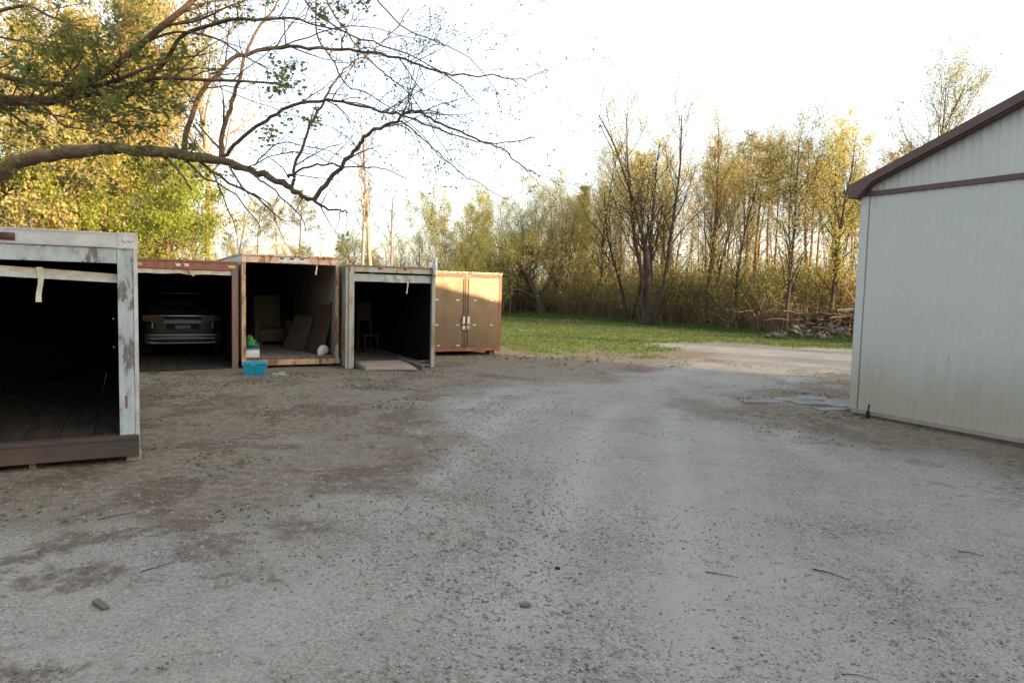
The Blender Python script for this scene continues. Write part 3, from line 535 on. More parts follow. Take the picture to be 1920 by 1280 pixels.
def tree(name, key, px, Z, h, rot, label, group=None, wide=1.0, lean=(0, 0), cat='tree'):
    """px = bearing (tangent X/Y) of the trunk; Z metres away"""
    X = px*Z; t, c = PROTO[key]
    r = empty(name, (X, Z, gz(X, Z)-.02), rot, label, cat, group)
    k = h/(10.6 if key not in ('gnarl', 'gnarl2') else 8.2)
    if key == 'lime': k = h/8.6
    r.scale = (k*wide, k*wide, k); r.rotation_euler = (lean[1], lean[0], rot)
    a = bpy.data.objects.new('trunk', t); b = bpy.data.objects.new('crown', c)
    for o in (a, b): COL.objects.link(o); o.parent = r
    return r
def bx(px): return (px-960)/1300.
G1 = 'trees along the far edge of the field'
TREES = [
 ('gnarled_tree', 'gnarl', 1015, 55, 10.4, .3, 'low branched old tree with crooked dark limbs alone at the left of the far wood', 1.25, (0, 0)),
 ('bushy_tree', 'gnarl2', 935, 58, 8.6, 1.3, 'rounded olive tree just right of the yellow willow, behind the brown metal doors', 1.2, (0, 0)),
 ('conifer', 'cone', 1085, 66, 12.4, .2, 'pointed conifer standing between the crooked tree and the loose tall tree', .95, (0, 0)),
 ('slender_tree', 'tallC', 1122, 52, 12.2, 1.2, 'loose green tree rising left of the many stemmed giant', 1.05, (0, 0)),
 ('leaning_tree', 'spread2', 1178, 46, 11.0, 2.2, 'dark trunked tree leaning left from the thicket beside the many stemmed giant', .9, (-.14, 0)),
 ('spreading_tree', 'spread', 1213, 42, 14.4, .7, 'largest tree of the far wood, many bare stems fanning out from one dark base', 1.05, (.02, 0)),
 ('tall_tree', 'tallA', 1322, 41.5, 13.2, .1, 'straight dark trunked tree standing forward at the middle of the far wood edge', .72, (0, 0)),
 ('tall_tree', 'tallB', 1372, 40, 12.8, 2.1, 'upright dark tree right of the forward straight dark trunk, its crown touching it', .65, (.02, 0)),
 ('leaning_pine', 'pineB', 1402, 43, 11.6, .9, 'orange barked pine leaning right with a small tuft crown', 1.2, (.11, 0)),
 ('leaning_pine', 'pineB', 1437, 46, 11.9, 1.9, 'thin pine with a pronounced lean to the right, left of the dark pair of trunks', .9, (.09, .03)),
 ('tall_tree', 'tallE', 1474, 34, 10.9, .4, 'tallest dark trunk at the stone heap, crown reaching highest of the far right wood', .9, (-.02, 0)),
 ('tall_tree', 'tallA', 1487, 35.5, 10.6, 3.0, 'grey trunk standing directly beside the tallest dark trunk at the stone heap', .7, (.04, 0)),
 ('pine', 'pineA', 1500, 38, 10.3, .5, 'pine with broad dark tuft crown, first right of the stone heap trunks', 1.3, (.06, 0)),
 ('pine', 'pineB', 1512, 41, 11.2, 2.5, 'warm orange pine trunk between two darker stems near the white barn', 1.1, (.05, 0)),
 ('pine', 'pineA', 1528, 44, 11.8, 4.0, 'pine whose crown shows behind the broad tuft crown near the barn', 1.0, (.03, 0)),
 ('yellow_tree', 'tallD', 1553, 34.5, 10.8, 1.0, 'leafy yellow green tree left of the white barn eave, slightly leaning right', .95, (.08, 0)),
 ('yellow_tree', 'tallD', 1566, 36.5, 11.8, 3.4, 'slim stem crossing behind the leafy yellow green tree by the barn', .7, (.02, 0)),
 ('tall_tree', 'tallC', 1685, 30, 11.6, 2.6, 'airy green tree rising behind the left slope of the barn roof', 1.1, (-.02, 0)),
 ('tall_tree', 'tallE', 1742, 31, 12.4, 5.0, 'tallest thin leaved tree behind the barn roof, its tip highest of all', .75, (.02, 0)),
 ('yellow_tree', 'tallD', 1792, 33, 10.2, 4.4, 'yellow tipped tree peeping just over the barn roof slope', .9, (0, 0)),
 ('conifer', 'cone', 1893, 36, 11.6, 2.0, 'dark conifer tip above the barn roof near the right edge', .8, (0, 0)),
 ('willow', 'willow', 852, 48, 9.6, .4, 'vase shaped bright yellow willow behind the brown metal doors', .9, (0, 0)),
 ('willow', 'willow', 908, 60, 7.4, 2.4, 'small yellow bush tree between the bright willow and the crooked tree', .8, (0, 0)),
 ('pale_tree', 'birch', 676, 38, 12.2, .4, 'left of two pale trunked trees behind the rusty cream framed container', .8, (.02, 0)),
 ('pale_tree', 'birch2', 694, 38.5, 12.6, 1.4, 'right of two pale trunked trees behind the rusty cream framed container', .9, (.03, 0)),
 ('pale_tree', 'birch', 741, 41, 9.6, 2.9, 'thinner pale tree leaning right towards the yellow willow', .9, (.11, 0)),
 ('green_tree', 'gnarl', 610, 46, 6.4, 2.4, 'rounded green tree seen just left of the pale trunk pair', .85, (0, 0)),
 ('green_tree', 'gnarl2', 655, 52, 7.2, 3.4, 'low leafy tree behind the pale trunk pair', .9, (0, 0)),
 ('pine', 'pineA', 514, 60, 10.6, 1.1, 'pine with small round crown between the hanging bare branches', .75, (0, 0)),
 ('pine', 'pineB', 482, 60, 9.0, 2.1, 'thin pine left of the round crowned pine', 1.0, (0, 0)),
 ('pine', 'pineB', 562, 54, 9.2, 3.1, 'thin pine right of the round crowned pine', 1.0, (0, 0)),
 ('thin_tree', 'tallB', 432, 44, 8.6, 3.1, 'thin bare trunk beside the lime green drooping tree', .6, (0, 0)),
 ('thin_tree', 'tallA', 790, 60, 7.6, 4.1, 'thin tree in the gap left of the yellow willow', .9, (0, 0)),
 ('golden_tree', 'goldA', 25, 23, 13.5, .6, 'golden leaved tree with thick pale trunk leaning right at the left edge', 1.0, (.20, 0)),
 ('golden_tree', 'goldB', 135, 26, 14.5, 2.0, 'tall golden tree with forked pale trunk above the nearest container', 1.0, (.10, 0)),
 ('golden_tree', 'goldA', 300, 31, 15.5, 3.3, 'golden tree with upright pale trunk above the second container', .78, (.02, 0)),
 ('golden_tree', 'goldC', 395, 30, 15.2, 1.3, 'sparse golden tree whose thin crown shows behind the arching bare branches', .8, (.04, 0)),
 ('golden_tree', 'goldB', -120, 24, 15.0, 4.1, 'golden tree mostly beyond the left edge of the picture', 1.0, (0, 0)),
 ('golden_tree', 'goldA', 60, 33, 15.0, 5.1, 'golden tree behind the two thick pale trunks', 1.1, (0, 0)),
 ('golden_tree', 'goldB', 190, 37, 14.0, .1, 'golden tree filling the gap behind the forked pale trunk', 1.1, (0, 0)),
 ('lime_tree', 'lime', 318, 26, 7.9, 1.0, 'lime green drooping tree behind the roof of the second container', .95, (0, 0)),
 ('lime_tree', 'lime', 215, 25, 7.2, 2.6, 'lime green drooping tree left of the larger one, over the near container roof', .9, (0, 0)),
 ('lime_tree', 'lime', 110, 24, 6.2, 4.6, 'low olive lime tree behind the near container roof', .9, (0, 0)),
 ('lime_tree', 'lime', 20, 23, 6.6, 5.6, 'low lime tree at the left edge behind the near container', .9, (0, 0)),
]
for nm, key, px, Z, h, rot, lab, wide, lean in TREES:
    tree(nm, key, bx(px), Z, h, rot, lab, None, wide, lean)
rg = np.random.RandomState(77)
def wood_edge(px):        # distance of the far wood's edge by bearing
    return float(np.interp(px, [300, 600, 940, 1080, 1200, 1320, 1480, 1700], [46, 52, 58, 55, 48, 42.5, 35.5, 32]))
keys = ['pole3', 'pole2', 'pole', 'pole', 'pole2', 'pole3', 'pineB', 'pole', 'pole2', 'tallA', 'pole', 'pineB', 'pole3', 'pole2', 'wisp']
ZONES = [(1075, 'behind the crooked dark limbed tree'), (1180, 'left of the many stemmed giant'), (1290, 'behind the many stemmed giant'), (1400, 'around the forward straight dark trunk'), (1500, 'behind the stone heap trunks'), (1645, 'next to the white barn corner'), (2000, 'behind the barn roof')]
KIND = {'wisp': 'wispy spring tree', 'wisp2': 'golden wispy tree', 'pole': 'thin nearly bare tree', 'pole2': 'thin reddish barked tree', 'pole3': 'thin tree with high golden crown', 'tallA': 'upright grey barked tree', 'tallB': 'upright brown barked tree', 'tallC': 'upright olive leaved tree', 'pineA': 'tuft crowned pine', 'pineB': 'thin high crowned pine'}
for k in range(112):
    px = rg.uniform(925, 1640) if k < 102 else rg.uniform(1640, 1900); Z = wood_edge(px)+rg.uniform(1.5, 15)
    h = rg.uniform(8.6, 12.8)*float(np.interp(px, [930, 1060, 1200, 1900], [.66, .72, 1.0, 1.0]))*Z/45
    key = keys[k % len(keys)]; key = {'pineB': 'wisp', 'pole3': 'wisp2', 'pole2': 'wisp'}.get(key, key) if px < 1090 else key; zn = [b for a, b in ZONES if px < a][0]
    tree('slender_tree', key, bx(px), Z, h, rg.uniform(0, 6.28), KIND[key]+' inside the far wood '+zn, KIND[key]+'s '+zn, rg.uniform(.6, 1.0), (rg.normal(0, .04), rg.normal(0, .04)))
for k in range(22):
    px = rg.uniform(380, 930); Z = wood_edge(px)+rg.uniform(6, 26)
    tree('small_tree', ['pole', 'tallC', 'pineB', 'wisp2', 'pole2', 'tallD'][k % 6], bx(px), Z, rg.uniform(4.6, 7.6), rg.uniform(0, 6.28),
         'small distant tree beyond the container roofs, one of many in the low tree line', 'small trees beyond the container roofs', rg.uniform(.7, 1.1))

# undergrowth: stems and young leaves, nobody could count the shrubs
def shrub(seed, n, h, leaf, ln, ls, stem='stem_tan'):
    rg = np.random.RandomState(seed); w = Wood()
    for k in range(n):
        p = np.array([rg.normal(0, .45), rg.normal(0, .45), -.05]); d = (rg.normal(0, .22), rg.normal(0, .22), 1)
        pts, _ = branch_pts(p, d, h*rg.uniform(.6, 1.1), 5, .12, .0, rg); w.tube(pts, np.linspace(.014, .005, 6), 3)
        for j in range(4):
            i = rg.randint(1, 5); q, _ = branch_pts(pts[i], (rg.normal(), rg.normal(), 1.0), h*.3, 3, .25, 0, rg); w.tube(q, [.007, .005, .004, .003], 3)
            if rg.rand() < ln and i >= 2: w.L.append(q[rg.randint(1, 4, 6)]+rg.normal(0, .11, (6, 3)))
        w.L.append(pts[rg.randint(3, 6, 3)]+rg.normal(0, .14, (3, 3)))
    a = w.mesh('shrub'); b = leaf_mesh('shrub', w.L, ls, rg)
    a.materials.append(M[stem]); a.materials.append(M[leaf])
    na, nb = len(a.vertices), len(b.vertices)
    V = np.zeros(na*3, np.float32); a.vertices.foreach_get('co', V); V2 = np.zeros(nb*3, np.float32); b.vertices.foreach_get('co', V2)
    Fa = np.zeros(len(a.polygons)*4, np.int32); a.loops.foreach_get('vertex_index', Fa); Fb = np.zeros(len(b.polygons)*4, np.int32); b.loops.foreach_get('vertex_index', Fb)
    me = mesh_np('shrub', np.concatenate([V, V2]).reshape(-1, 3), np.concatenate([Fa, Fb+na]).reshape(-1, 4))
    me.materials.append(M[stem]); me.materials.append(M[leaf])
    me.polygons.foreach_set('material_index', [0]*(len(Fa)//4)+[1]*(len(Fb)//4))
    return bpy.data.objects.new('shrub', me)
SH = [shrub(1, 26, 2.6, 'leaf_brush', .5, .05), shrub(2, 30, 2.2, 'leaf_spring', .25, .045), shrub(3, 34, 1.7, 'leaf_bud', .2, .04), shrub(4, 24, 2.9, 'leaf_brush', .7, .05), shrub(5, 24, 2.4, 'leaf_lime', .8, .05)]
P, Ro, Sc, Ix = [], [], [], []
for k in range(1300):
    px = rg.uniform(930, 1660); off = rg.exponential(5) if k % 3 else rg.uniform(0, 16); Z = wood_edge(px)+off-(0.5 if px > 1060 else -3)
    if px < 1060 and rg.rand() < .5: Z += 6
    if rg.rand() < .25 or (px > 1480 and off < 2.5): continue
    P.append((bx(px)*Z, Z, 0)); Ro.append((0, 0, rg.uniform(0, 6.28))); Sc.append((1.0 if rg.rand() > .10 else 1.6)*min(1.45, (.42+.8*rg.rand()**1.5)*(.6+.9*float(vnoise(np.array([px*.03]), np.array([Z*.5]), 1, 5)[0]))*(1.2 if px > 1080 else .95)))
    Ix.append(rg.choice([0, 1, 2, 3, 4], p=[.34, .16, .14, .24, .12]))
for k in range(420):
    px = rg.uniform(-150, 940); Z = wood_edge(px)+rg.uniform(-6, 22); 
    if px < 420: Z = rg.uniform(24, 44)
    P.append((bx(px)*Z, Z, 0)); Ro.append((0, 0, rg.uniform(0, 6.28))); Sc.append(rg.uniform(.8, 1.5)*(1 if px > 420 else .9)); Ix.append(rg.choice([0, 3, 4]) if px > 420 else 4)
scatter('undergrowth', P, Ro, Sc, Ix, SH, 'tangled brown stems and young yellow green leaves filling the foot of the wood', 'undergrowth')
# far wood mass on the horizon
P, Ro, Sc, Ix = [], [], [], []
FT = []
for key in ('gnarl2', 'cone', 'tallC'):
    t, c = PROTO[key]
    na, nb = len(t.vertices), len(c.vertices); V = np.zeros(na*3, np.float32); t.vertices.foreach_get('co', V); V2 = np.zeros(nb*3, np.float32); c.vertices.foreach_get('co', V2)
    Fa = np.zeros(len(t.polygons)*4, np.int32); t.loops.foreach_get('vertex_index', Fa); Fb = np.zeros(len(c.polygons)*4, np.int32); c.loops.foreach_get('vertex_index', Fb)
    me = mesh_np('far_tree', np.concatenate([V, V2]).reshape(-1, 3), np.concatenate([Fa, Fb+na]).reshape(-1, 4))
    me.materials.append(M['bark_brown']); me.materials.append(M['leaf_olive'])
    me.polygons.foreach_set('material_index', [0]*(len(Fa)//4)+[1]*(len(Fb)//4)); FT.append(bpy.data.objects.new('far_tree', me))
for k in range(900):
    px = rg.uniform(-900, 2900); Z = rg.uniform(120, 240)
    P.append((bx(px)*Z, Z, -.3)); Ro.append((0, 0, rg.uniform(0, 6.28))); Sc.append(rg.uniform(.38, .66)*(Z/150)**.5); Ix.append(rg.choice([0, 1, 2], p=[.6, .25, .15]))
scatter('far_wood', P, Ro, Sc, Ix, FT, 'low dark wood on the horizon beyond the field', 'wood')
# unseen trees: right-hand row added to cut the low sun, others behind the viewer
rg = np.random.RandomState(8)
for k in range(38):
    s_ = -62+k*3.0+rg.uniform(-.8, .8); o_ = rg.uniform(-3, 3); x, y = 42+.906*o_+.423*s_, -1-.423*o_+.906*s_
    key = ('gnarl2', 'goldB', 'lime', 'gnarl', 'cone')[k % 5]; t, c = PROTO[key]; h = rg.uniform(7.4, 9.2)
    r = empty('shade_row_tree', (x, y, 0), k*1.7, 'broad tree in a row added unseen right of the yard to cut the low sun', 'tree', 'added shade trees right of the yard')
    q = h/(8.2 if key in ('gnarl', 'gnarl2') else 8.6 if key == 'lime' else 10.6); r.scale = (q*1.2, q*1.2, q)
    for nm, m_ in (('trunk', t), ('crown', c)): o = bpy.data.objects.new(nm, m_); COL.objects.link(o); o.parent = r

rg = np.random.RandomState(18)
for k in range(30):
    a = R(186+k*3.6); d_ = rg.uniform(17, 27); x, y = math.cos(a)*d_*1.25-4, math.sin(a)*d_
    key = ('goldB', 'tallD', 'gnarl2', 'goldA', 'cone')[k % 5]; t, c = PROTO[key]; h = rg.uniform(8.5, 12.0)
    r = empty('yard_tree', (x, y, 0), k*1.3, 'tree in the row behind the viewer, outside the picture', 'tree', 'trees behind the viewer')
    q = h/(8.2 if key == 'gnarl2' else 10.6); r.scale = (q, q, q)
    for nm, m_ in (('trunk', t), ('crown', c)): o = bpy.data.objects.new(nm, m_); COL.objects.link(o); o.parent = r

# ---------------------------------------------------------------- overhanging trees at the left
def limb_path(pts, sub=4):
    P = np.array([p[:3] for p in pts]); r = np.array([p[3] for p in pts]); n = len(P); out = []; rr = []
    for i in range(n-1):
        p0, p1, p2, p3 = P[max(i-1, 0)], P[i], P[i+1], P[min(i+2, n-1)]
        for j in range(sub):
            t = j/sub; out.append(.5*((2*p1)+(-p0+p2)*t+(2*p0-5*p1+4*p2-p3)*t*t+(-p0+3*p1-3*p2+p3)*t**3)); rr.append(r[i]*(1-t)+r[i+1]*t)
    out.append(P[-1]); rr.append(r[-1]); return np.array(out), np.array(rr)
def twigs(w, pts, rad, per, L, rg, lv=2, buds=6, up=.25, rmin=.0016, tip=None, bs=.03):
    n = len(pts); tot = np.linalg.norm(np.diff(pts, axis=0), axis=1).sum()
    for c in range(int(per*tot)):
        x = rg.uniform(.12, 1)*(n-1); i = min(int(x), n-2); f = x-i; q = pts[i]*(1-f)+pts[i+1]*f; T = nrm(pts[i+1]-pts[i])
        a = nrm(np.cross(T, rg.normal(0, 1, 3))); d = nrm(T*.75+a*.75+np.array([0, 0, up])); l = L*rg.uniform(.4, 1.3)
        r0 = max(min(rad[i]*.5, .008*l/.5+.001), rmin); k = 6
        s, _ = branch_pts(q, d, l, k, .13, -.02, rg); sr = np.linspace(r0, rmin, k+1); w.tube(s, sr, 4)
        if lv > 0: twigs(w, s, sr, per*1.5, L*.42, rg, lv-1, buds, up*.6, rmin, tip, bs)
        u = rg.randint(2, k+1, buds); w.L.append(s[u]+rg.normal(0, bs, (buds, 3)))
rg = np.random.RandomState(21)
T0 = MAIN[0]
bare = empty('overhanging_tree', (-11.2, 9.9, 0), 0, 'old tree reaching over the containers with one long thick limb and arching budding branches', 'tree')
w = Wood()
trunk = [(-11.2, 9.9, -.2, .42), (-11.2, 9.9, .6, .34), (-11.05, 9.8, 1.3, .30)] + [tuple(T0[0])]
pts, rad = limb_path(trunk+[(a, b, c_, max(d_*.64-.010, .007)) for a, b, c_, d_ in T0[1:]], 5)
rad = rad*(1+.08*np.sin(np.arange(len(rad))*1.7)+rg.uniform(-.13, .18, len(rad))); pts = pts+rg.normal(0, .012, pts.shape)
w.tube(pts, rad, 12)
tp, _ = branch_pts(np.array([-11.1, 9.85, 1.6]), (-.1, .1, 1), 7, 12, .08, .05, rg); w.tube(tp, np.linspace(.27, .04, 13), 8)
for k in range(14):
    s, _ = branch_pts(tp[rg.randint(3, 12)], (rg.normal(), rg.normal(), .7), rg.uniform(1.5, 3), 6, .12, .02, rg); w.tube(s, np.linspace(.05, .008, 7), 5)
me = w.mesh('trunk'); link('trunk', me, M['bark_limb'], bare, True).matrix_parent_inverse = Matrix.Translation((11.2, -9.9, 0))
w = Wood(); wt = Wood()
for nb, bpts in enumerate(BARE):
    p, r_ = limb_path(bpts, 4); r_ = r_*.78; p = p+np.stack([rg.normal(0, .008, len(p)) for _ in range(3)], 1); w.tube(p, r_, 7)
    twigs(wt, p, r_, 3.7 if not 7 <= nb <= 12 else 3.5, .74 if not 7 <= nb <= 12 else .30, rg, 2, 2, .25 if not 7 <= nb <= 12 else .1, rmin=.0014, bs=.006)
p, r_ = limb_path(MAIN[0][5:], 4); twigs(wt, p, r_*.4, 2.6, .5, rg, 2, 3, .1, bs=.01)
link('branch', w.mesh('branch'), M['bark_limb'], bare, True).matrix_parent_inverse = Matrix.Translation((11.2, -9.9, 0))
tag(link('twigs', wt.mesh('twigs'), M['bark_twig'], bare), kind='stuff').matrix_parent_inverse = Matrix.Translation((11.2, -9.9, 0))
tag(link('buds', leaf_mesh('buds', wt.L, .011, rg, 1.3), M['leaf_bud'], bare), kind='stuff').matrix_parent_inverse = Matrix.Translation((11.2, -9.9, 0))

mp = empty('maple_tree', (-9.2, 7.4, 0), 0, 'maple with small dark green leaf clusters hanging into the upper left of the picture', 'tree')
IM = Matrix.Translation((9.2, -7.4, 0)); w = Wood(); wt = Wood()
p, r_ = limb_path([(-9.2, 7.4, -.2, .3), (-9.2, 7.4, .5, .24), (-9.1, 7.35, 2.2, .2), (-9.0, 7.3, 4.5, .17), (-9.0, 7.4, 8, .05)], 4); w.tube(p, r_, 9)
for k, bpts in enumerate(LEAFY):
    if k < 2: bpts = [(-9.05, 7.35, 2.4+.4*k, .09)]+list(bpts)
    p, r_ = limb_path(bpts, 4); w.tube(p, r_, 7); twigs(wt, p, r_, 4.0, .68, rg, 2, 2, .05, .0014, bs=.015)
link('trunk', w.mesh('trunk'), M['bark_limb'], mp, True).matrix_parent_inverse = IM
tag(link('twigs', wt.mesh('twigs'), M['bark_limb'], mp), kind='stuff').matrix_parent_inverse = IM
# maple leaves: five lobes, folded a little, hanging from the twigs
LP = np.concatenate([np.atleast_2d(x) for x in wt.L]); dens = vnoise(LP[:, 0]*1.3, LP[:, 2]*1.3, 1.6, 70)
LP = LP[(dens > .33)]
lob = [(0, 0)]+[(math.sin(a)*r, .25+math.cos(a)*r*.8) for a, r in ((2.5, .45), (1.9, .62), (1.45, .42), (.95, .88), (.5, .42), (0, 1.0), (-.5, .42), (-.95, .88), (-1.45, .42), (-1.9, .62), (-2.5, .45))]
lob = np.array([(x, y, -.25*abs(x)) for x, y in lob]); k = len(lob); ntri = k-1
V = []; Ff = []; base = 0
for q in LP:
    for j in range(rg.randint(3, 7)):
        s = rg.uniform(.018, .036); a = rg.uniform(0, 6.28); tl = rg.uniform(.5, 1.5)
        ca_, sa_, ct, st_ = math.cos(a), math.sin(a), math.cos(tl), math.sin(tl)
        A = lob*s; y = A[:, 1]*ct+A[:, 2]*st_; z = -A[:, 1]*st_+A[:, 2]*ct; x = A[:, 0]
        V.append(np.stack([x*ca_-y*sa_, x*sa_+y*ca_, z], 1)+q+rg.normal(0, .026, 3))
        Ff.append(np.array([(base, base+1+i, base+1+(i+1) % (k-1)) for i in range(k-2)])); base += k
tag(link('leaves', mesh_np('leaves', np.concatenate(V), np.concatenate(Ff)), M['leaf_maple'], mp), kind='stuff').matrix_parent_inverse = IM

# ---------------------------------------------------------------- containers
TH = R(28.15)
def shell(root, w, h, L, z0, wall, inner, floor, roof, nx_panels=0, back='dark_in', zb=None):
    """side walls, lining, roof, floor and back of an open box"""
    zb = z0 if zb is None else zb
    for s in (0, 1):
        m = MB(); x = 0 if s == 0 else w
        d = .035 if s == 0 else -.035
        m.box(x, x+d, .08, L, zb, h-.05)
        for i in range(int(L/.6)):          # outside posts of the sheet wall
            y = .5+i*.6; m.box(x-(.012 if s == 0 else -.012), x, y, y+.06, zb+.02, h-.07)
        m.obj('side_wall', M[wall], root)
        m = MB(); a = x+d*1.1
        nb = int((L-.1)/1.2)+1
        for i in range(nb):
            y0 = .12+i*1.2; m.box(min(a, a+d*.5), max(a, a+d*.5), y0, min(y0+1.19, L-.05), z0-.01, h-.05)
        m.obj('wall_lining', M[inner], root)
    m = MB(); m.box(-.012, w+.012, .02, L+.01, h-.045, h)
    m.obj('roof', M[roof], root)
    MB().box(.036, w-.036, L-.05, L-.01, z0-.04, h-.046).obj('back_wall', M[back], root)
    for i in range(int((w-.08)/.3)+1):      # floor boards
        x0 = .045+i*.3
        if x0 < w-.06: MB().box(x0, min(x0+.292, w-.045), .05, L-.06, max(z0-.03, -.02), z0).obj('floor_board', M[floor], root)
def rolled_door(root, w, h, z_l, z_r, mat, y=.16, th=.03, slats=2, ht=.14):
    """lowest boards of a roll-up door hanging under the header"""
    for k in range(slats):
        m = MB(); bl = z_l+ht*k; br = z_r+ht*k
        m.prism([(.10, bl), (w-.10, br), (w-.10, br+ht-.01), (.10, bl+ht-.01)], 'y', y, y+th)
        m.prism([(.10, bl), (w-.10, br), (w-.10, br+.025), (.10, bl+.025)], 'y', y-.014, y)
        m.obj('door_slat', M[mat], root)
def strap(root, x, y, z, L, w=.045):
    m = MB(); n = 8; prev = None
    for i in range(n):
        t0, t1 = i/n, (i+1)/n
        m.prism([(x+.012*math.sin(t0*5), z-t0*L), (x+w+.012*math.sin(t0*5+.4), z-t0*L), (x+w*(.95)+.012*math.sin(t1*5+.4), z-t1*L), (x+.012*math.sin(t1*5), z-t1*L)], 'y', y+.02*math.sin(t0*3), y+.006+.02*math.sin(t0*3))
    m.obj('strap', M['strap'], root)
def lens(root, x, y, z, w, h, mat='red_lens'):
    b = MB().box(x, x+w, y-.02, y, z, z+h, bev=.006).obj('marker_light', M[mat], root, True); return b
def flakes(root, spots, y, mat, name='paint_flake'):
    pass

# --- nearest container, pale blue frame
w, h, L = 2.25, 2.335, 6.0; th = R(29.2); u = Vector((math.cos(th), math.sin(th), 0))
c = empty('storage_container', Vector((-3.86, 7.13, 0))-u*w, th, 'nearest storage container at the left edge with pale blue peeling frame and dark steel beam', 'container')
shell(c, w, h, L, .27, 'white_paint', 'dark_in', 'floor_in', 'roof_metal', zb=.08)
MB().box(-.01, w-.065, -.03, .05, h-.15, h-.005, bev=.006).box(-.01, w+.01, -.038, -.03, h-.155, h-.148).box(-.01, w-.065, -.038, -.03, h-.02, h-.008).obj('top_rail', M['alum'], c)
MB().box(.12, w-.13, -.012, .06, h-.31, h-.155, bev=.005).obj('header', M['blue_paint'], c)
for x0 in (0, w-.175): MB().box(x0 if x0 else .0, x0+.14 if x0 else .14, -.025, .07, .27, h-.155, bev=.008).obj('corner_post', M['blue_paint'], c)
MB().box(w-.033, w+.006, -.03, .08, .04, h-.15, bev=.004).obj('edge_trim', M['alum'], c)
MB().box(-.04, 0.0, -.03, .08, .04, h-.15, bev=.004).obj('edge_trim', M['alum'], c)
cc = MB().box(w-.17, w+.012, -.035, .1, h-.165, h+.004, bev=.006).obj('corner_casting', M['alum'], c)
MB().cyl((w-.10, -.036, h-.07), (w-.10, -.050, h-.07), .03, .024, 14).cyl((w-.055, -.036, h-.07), (w-.055, -.048, h-.07), .028, .02, 14).obj('clearance_light', M['white_plastic'], cc, True)
m = MB()
for i in range(40): m.cyl((.06+i*.052, -.030, h-.035), (.06+i*.052, -.036, h-.035), .006, .005, 6)
for i in range(26): m.cyl((w-.014, -.03, .32+i*.07), (w-.014, -.036, .32+i*.07), .005, .004, 6)
tag(m.obj('rivets', M['galv'], c), kind='stuff')
lens(c, w-1.13, -.032, h-.125, .12, .07); lens(c, w-1.75, -.032, h-.125, .13, .075)
MB().box(-.02, w-.0, -.09, .05, .06, .27, bev=.008).box(-.02, w, -.102, -.09, .235, .262).obj('sill_beam', M['beam'], c)
rolled_door(c, w, h, h-.36, h-.47, 'cream_dent', .10, .03, 1, .06)
m = MB(); m.prism([(.1, h-.42), (w-.10, h-.50), (w-.1, h-.44), (.1, h-.36)], 'y', .09, .13); m.prism([(.1, h-.428), (w-.10, h-.508), (w-.1, h-.50), (.1, h-.42)], 'y', .07, .13); m.obj('door_rail', M['alum'], c)
strap(c, w-.86, .05, h-.37, .34, .05)
MB().box(w-.125, w-.10, -.028, -.024, .55, .68, bev=.001).obj('reflector', M['brown_rust'], c)
for z in (1.15, 1.45): MB().ball((w-.22, .35, z), (.012, .012, .012), 1).obj('bolt', M['galv'], c)
MB().box(w-.95, w-.89, -.02, .06, -.05, .07).obj('foot', M['brown_rust'], c)
MB().box(w-.12, w+.02, .0, .12, -.05, .08, bev=.01).obj('foot', M['ply_ramp'], c)
MB().box(.02, .2, .0, .12, -.05, .08, bev=.01).obj('foot', M['ply_ramp'], c)

# --- second container, rusty frame, car inside
w, h, L = 2.1, 2.33, 7.2; u = Vector((math.cos(TH), math.sin(TH), 0)); C2 = Vector((-6.02, 15.2, 0))-u*w
c = empty('storage_container', C2, TH, 'low container with rust brown header and a silver car parked inside', 'container')
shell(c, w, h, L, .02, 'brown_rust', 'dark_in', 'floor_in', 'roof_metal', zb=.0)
MB().box(0, w, -.02, .06, h-.035, h+.002).obj('top_rail', M['brown_rust'], c)
MB().box(.0, w-.0, -.0, .06, h-.20, h-.037, bev=.006).obj('header', M['red_rust'], c)
for x0 in (0, w-.125): MB().box(x0, x0+.125, -.012, .08, -.02, h-.202, bev=.006).obj('corner_post', M['brown_rust'], c)
m = MB(); n = 9
for i in range(n):
    x0 = .13+(w-.26)*i/n; x1 = .13+(w-.26)*(i+1)/n; s = .02*math.sin(i*2.1)*(1 if 3 <= i <= 6 else .2); e = .02*math.sin((i+1)*2.1)*(1 if 2 <= i <= 5 else .2)
    m.prism([(x0, h-.30+s), (x1, h-.30+e), (x1, h-.21), (x0, h-.21)], 'y', .03+abs(s), .06+abs(s))
m.obj('door_rail', M['cream_dent'], c)
for x in (.92, 1.08): 
    k = MB().box(x-.05, x+.05, -.03, .0, h-.15, h-.08, bev=.008).obj('latch', M['cream_rust'], c); MB().cyl((x, -.03, h-.115), (x, -.045, h-.115), .02, .02, 10).obj('latch_bolt', M['galv'], k)
MB().prism([(1.1, h-.22), (1.2, h-.24), (1.24, h-.33), (1.2, h-.345), (1.14, h-.27)], 'y', .0, .02).obj('bent_hook', M['orange_rust'], c)
lens(c, .06, 0, h-.15, .2, .06, 'orange_rust'); lens(c, w-.2, 0, h-.15, .14, .06, 'orange_rust')

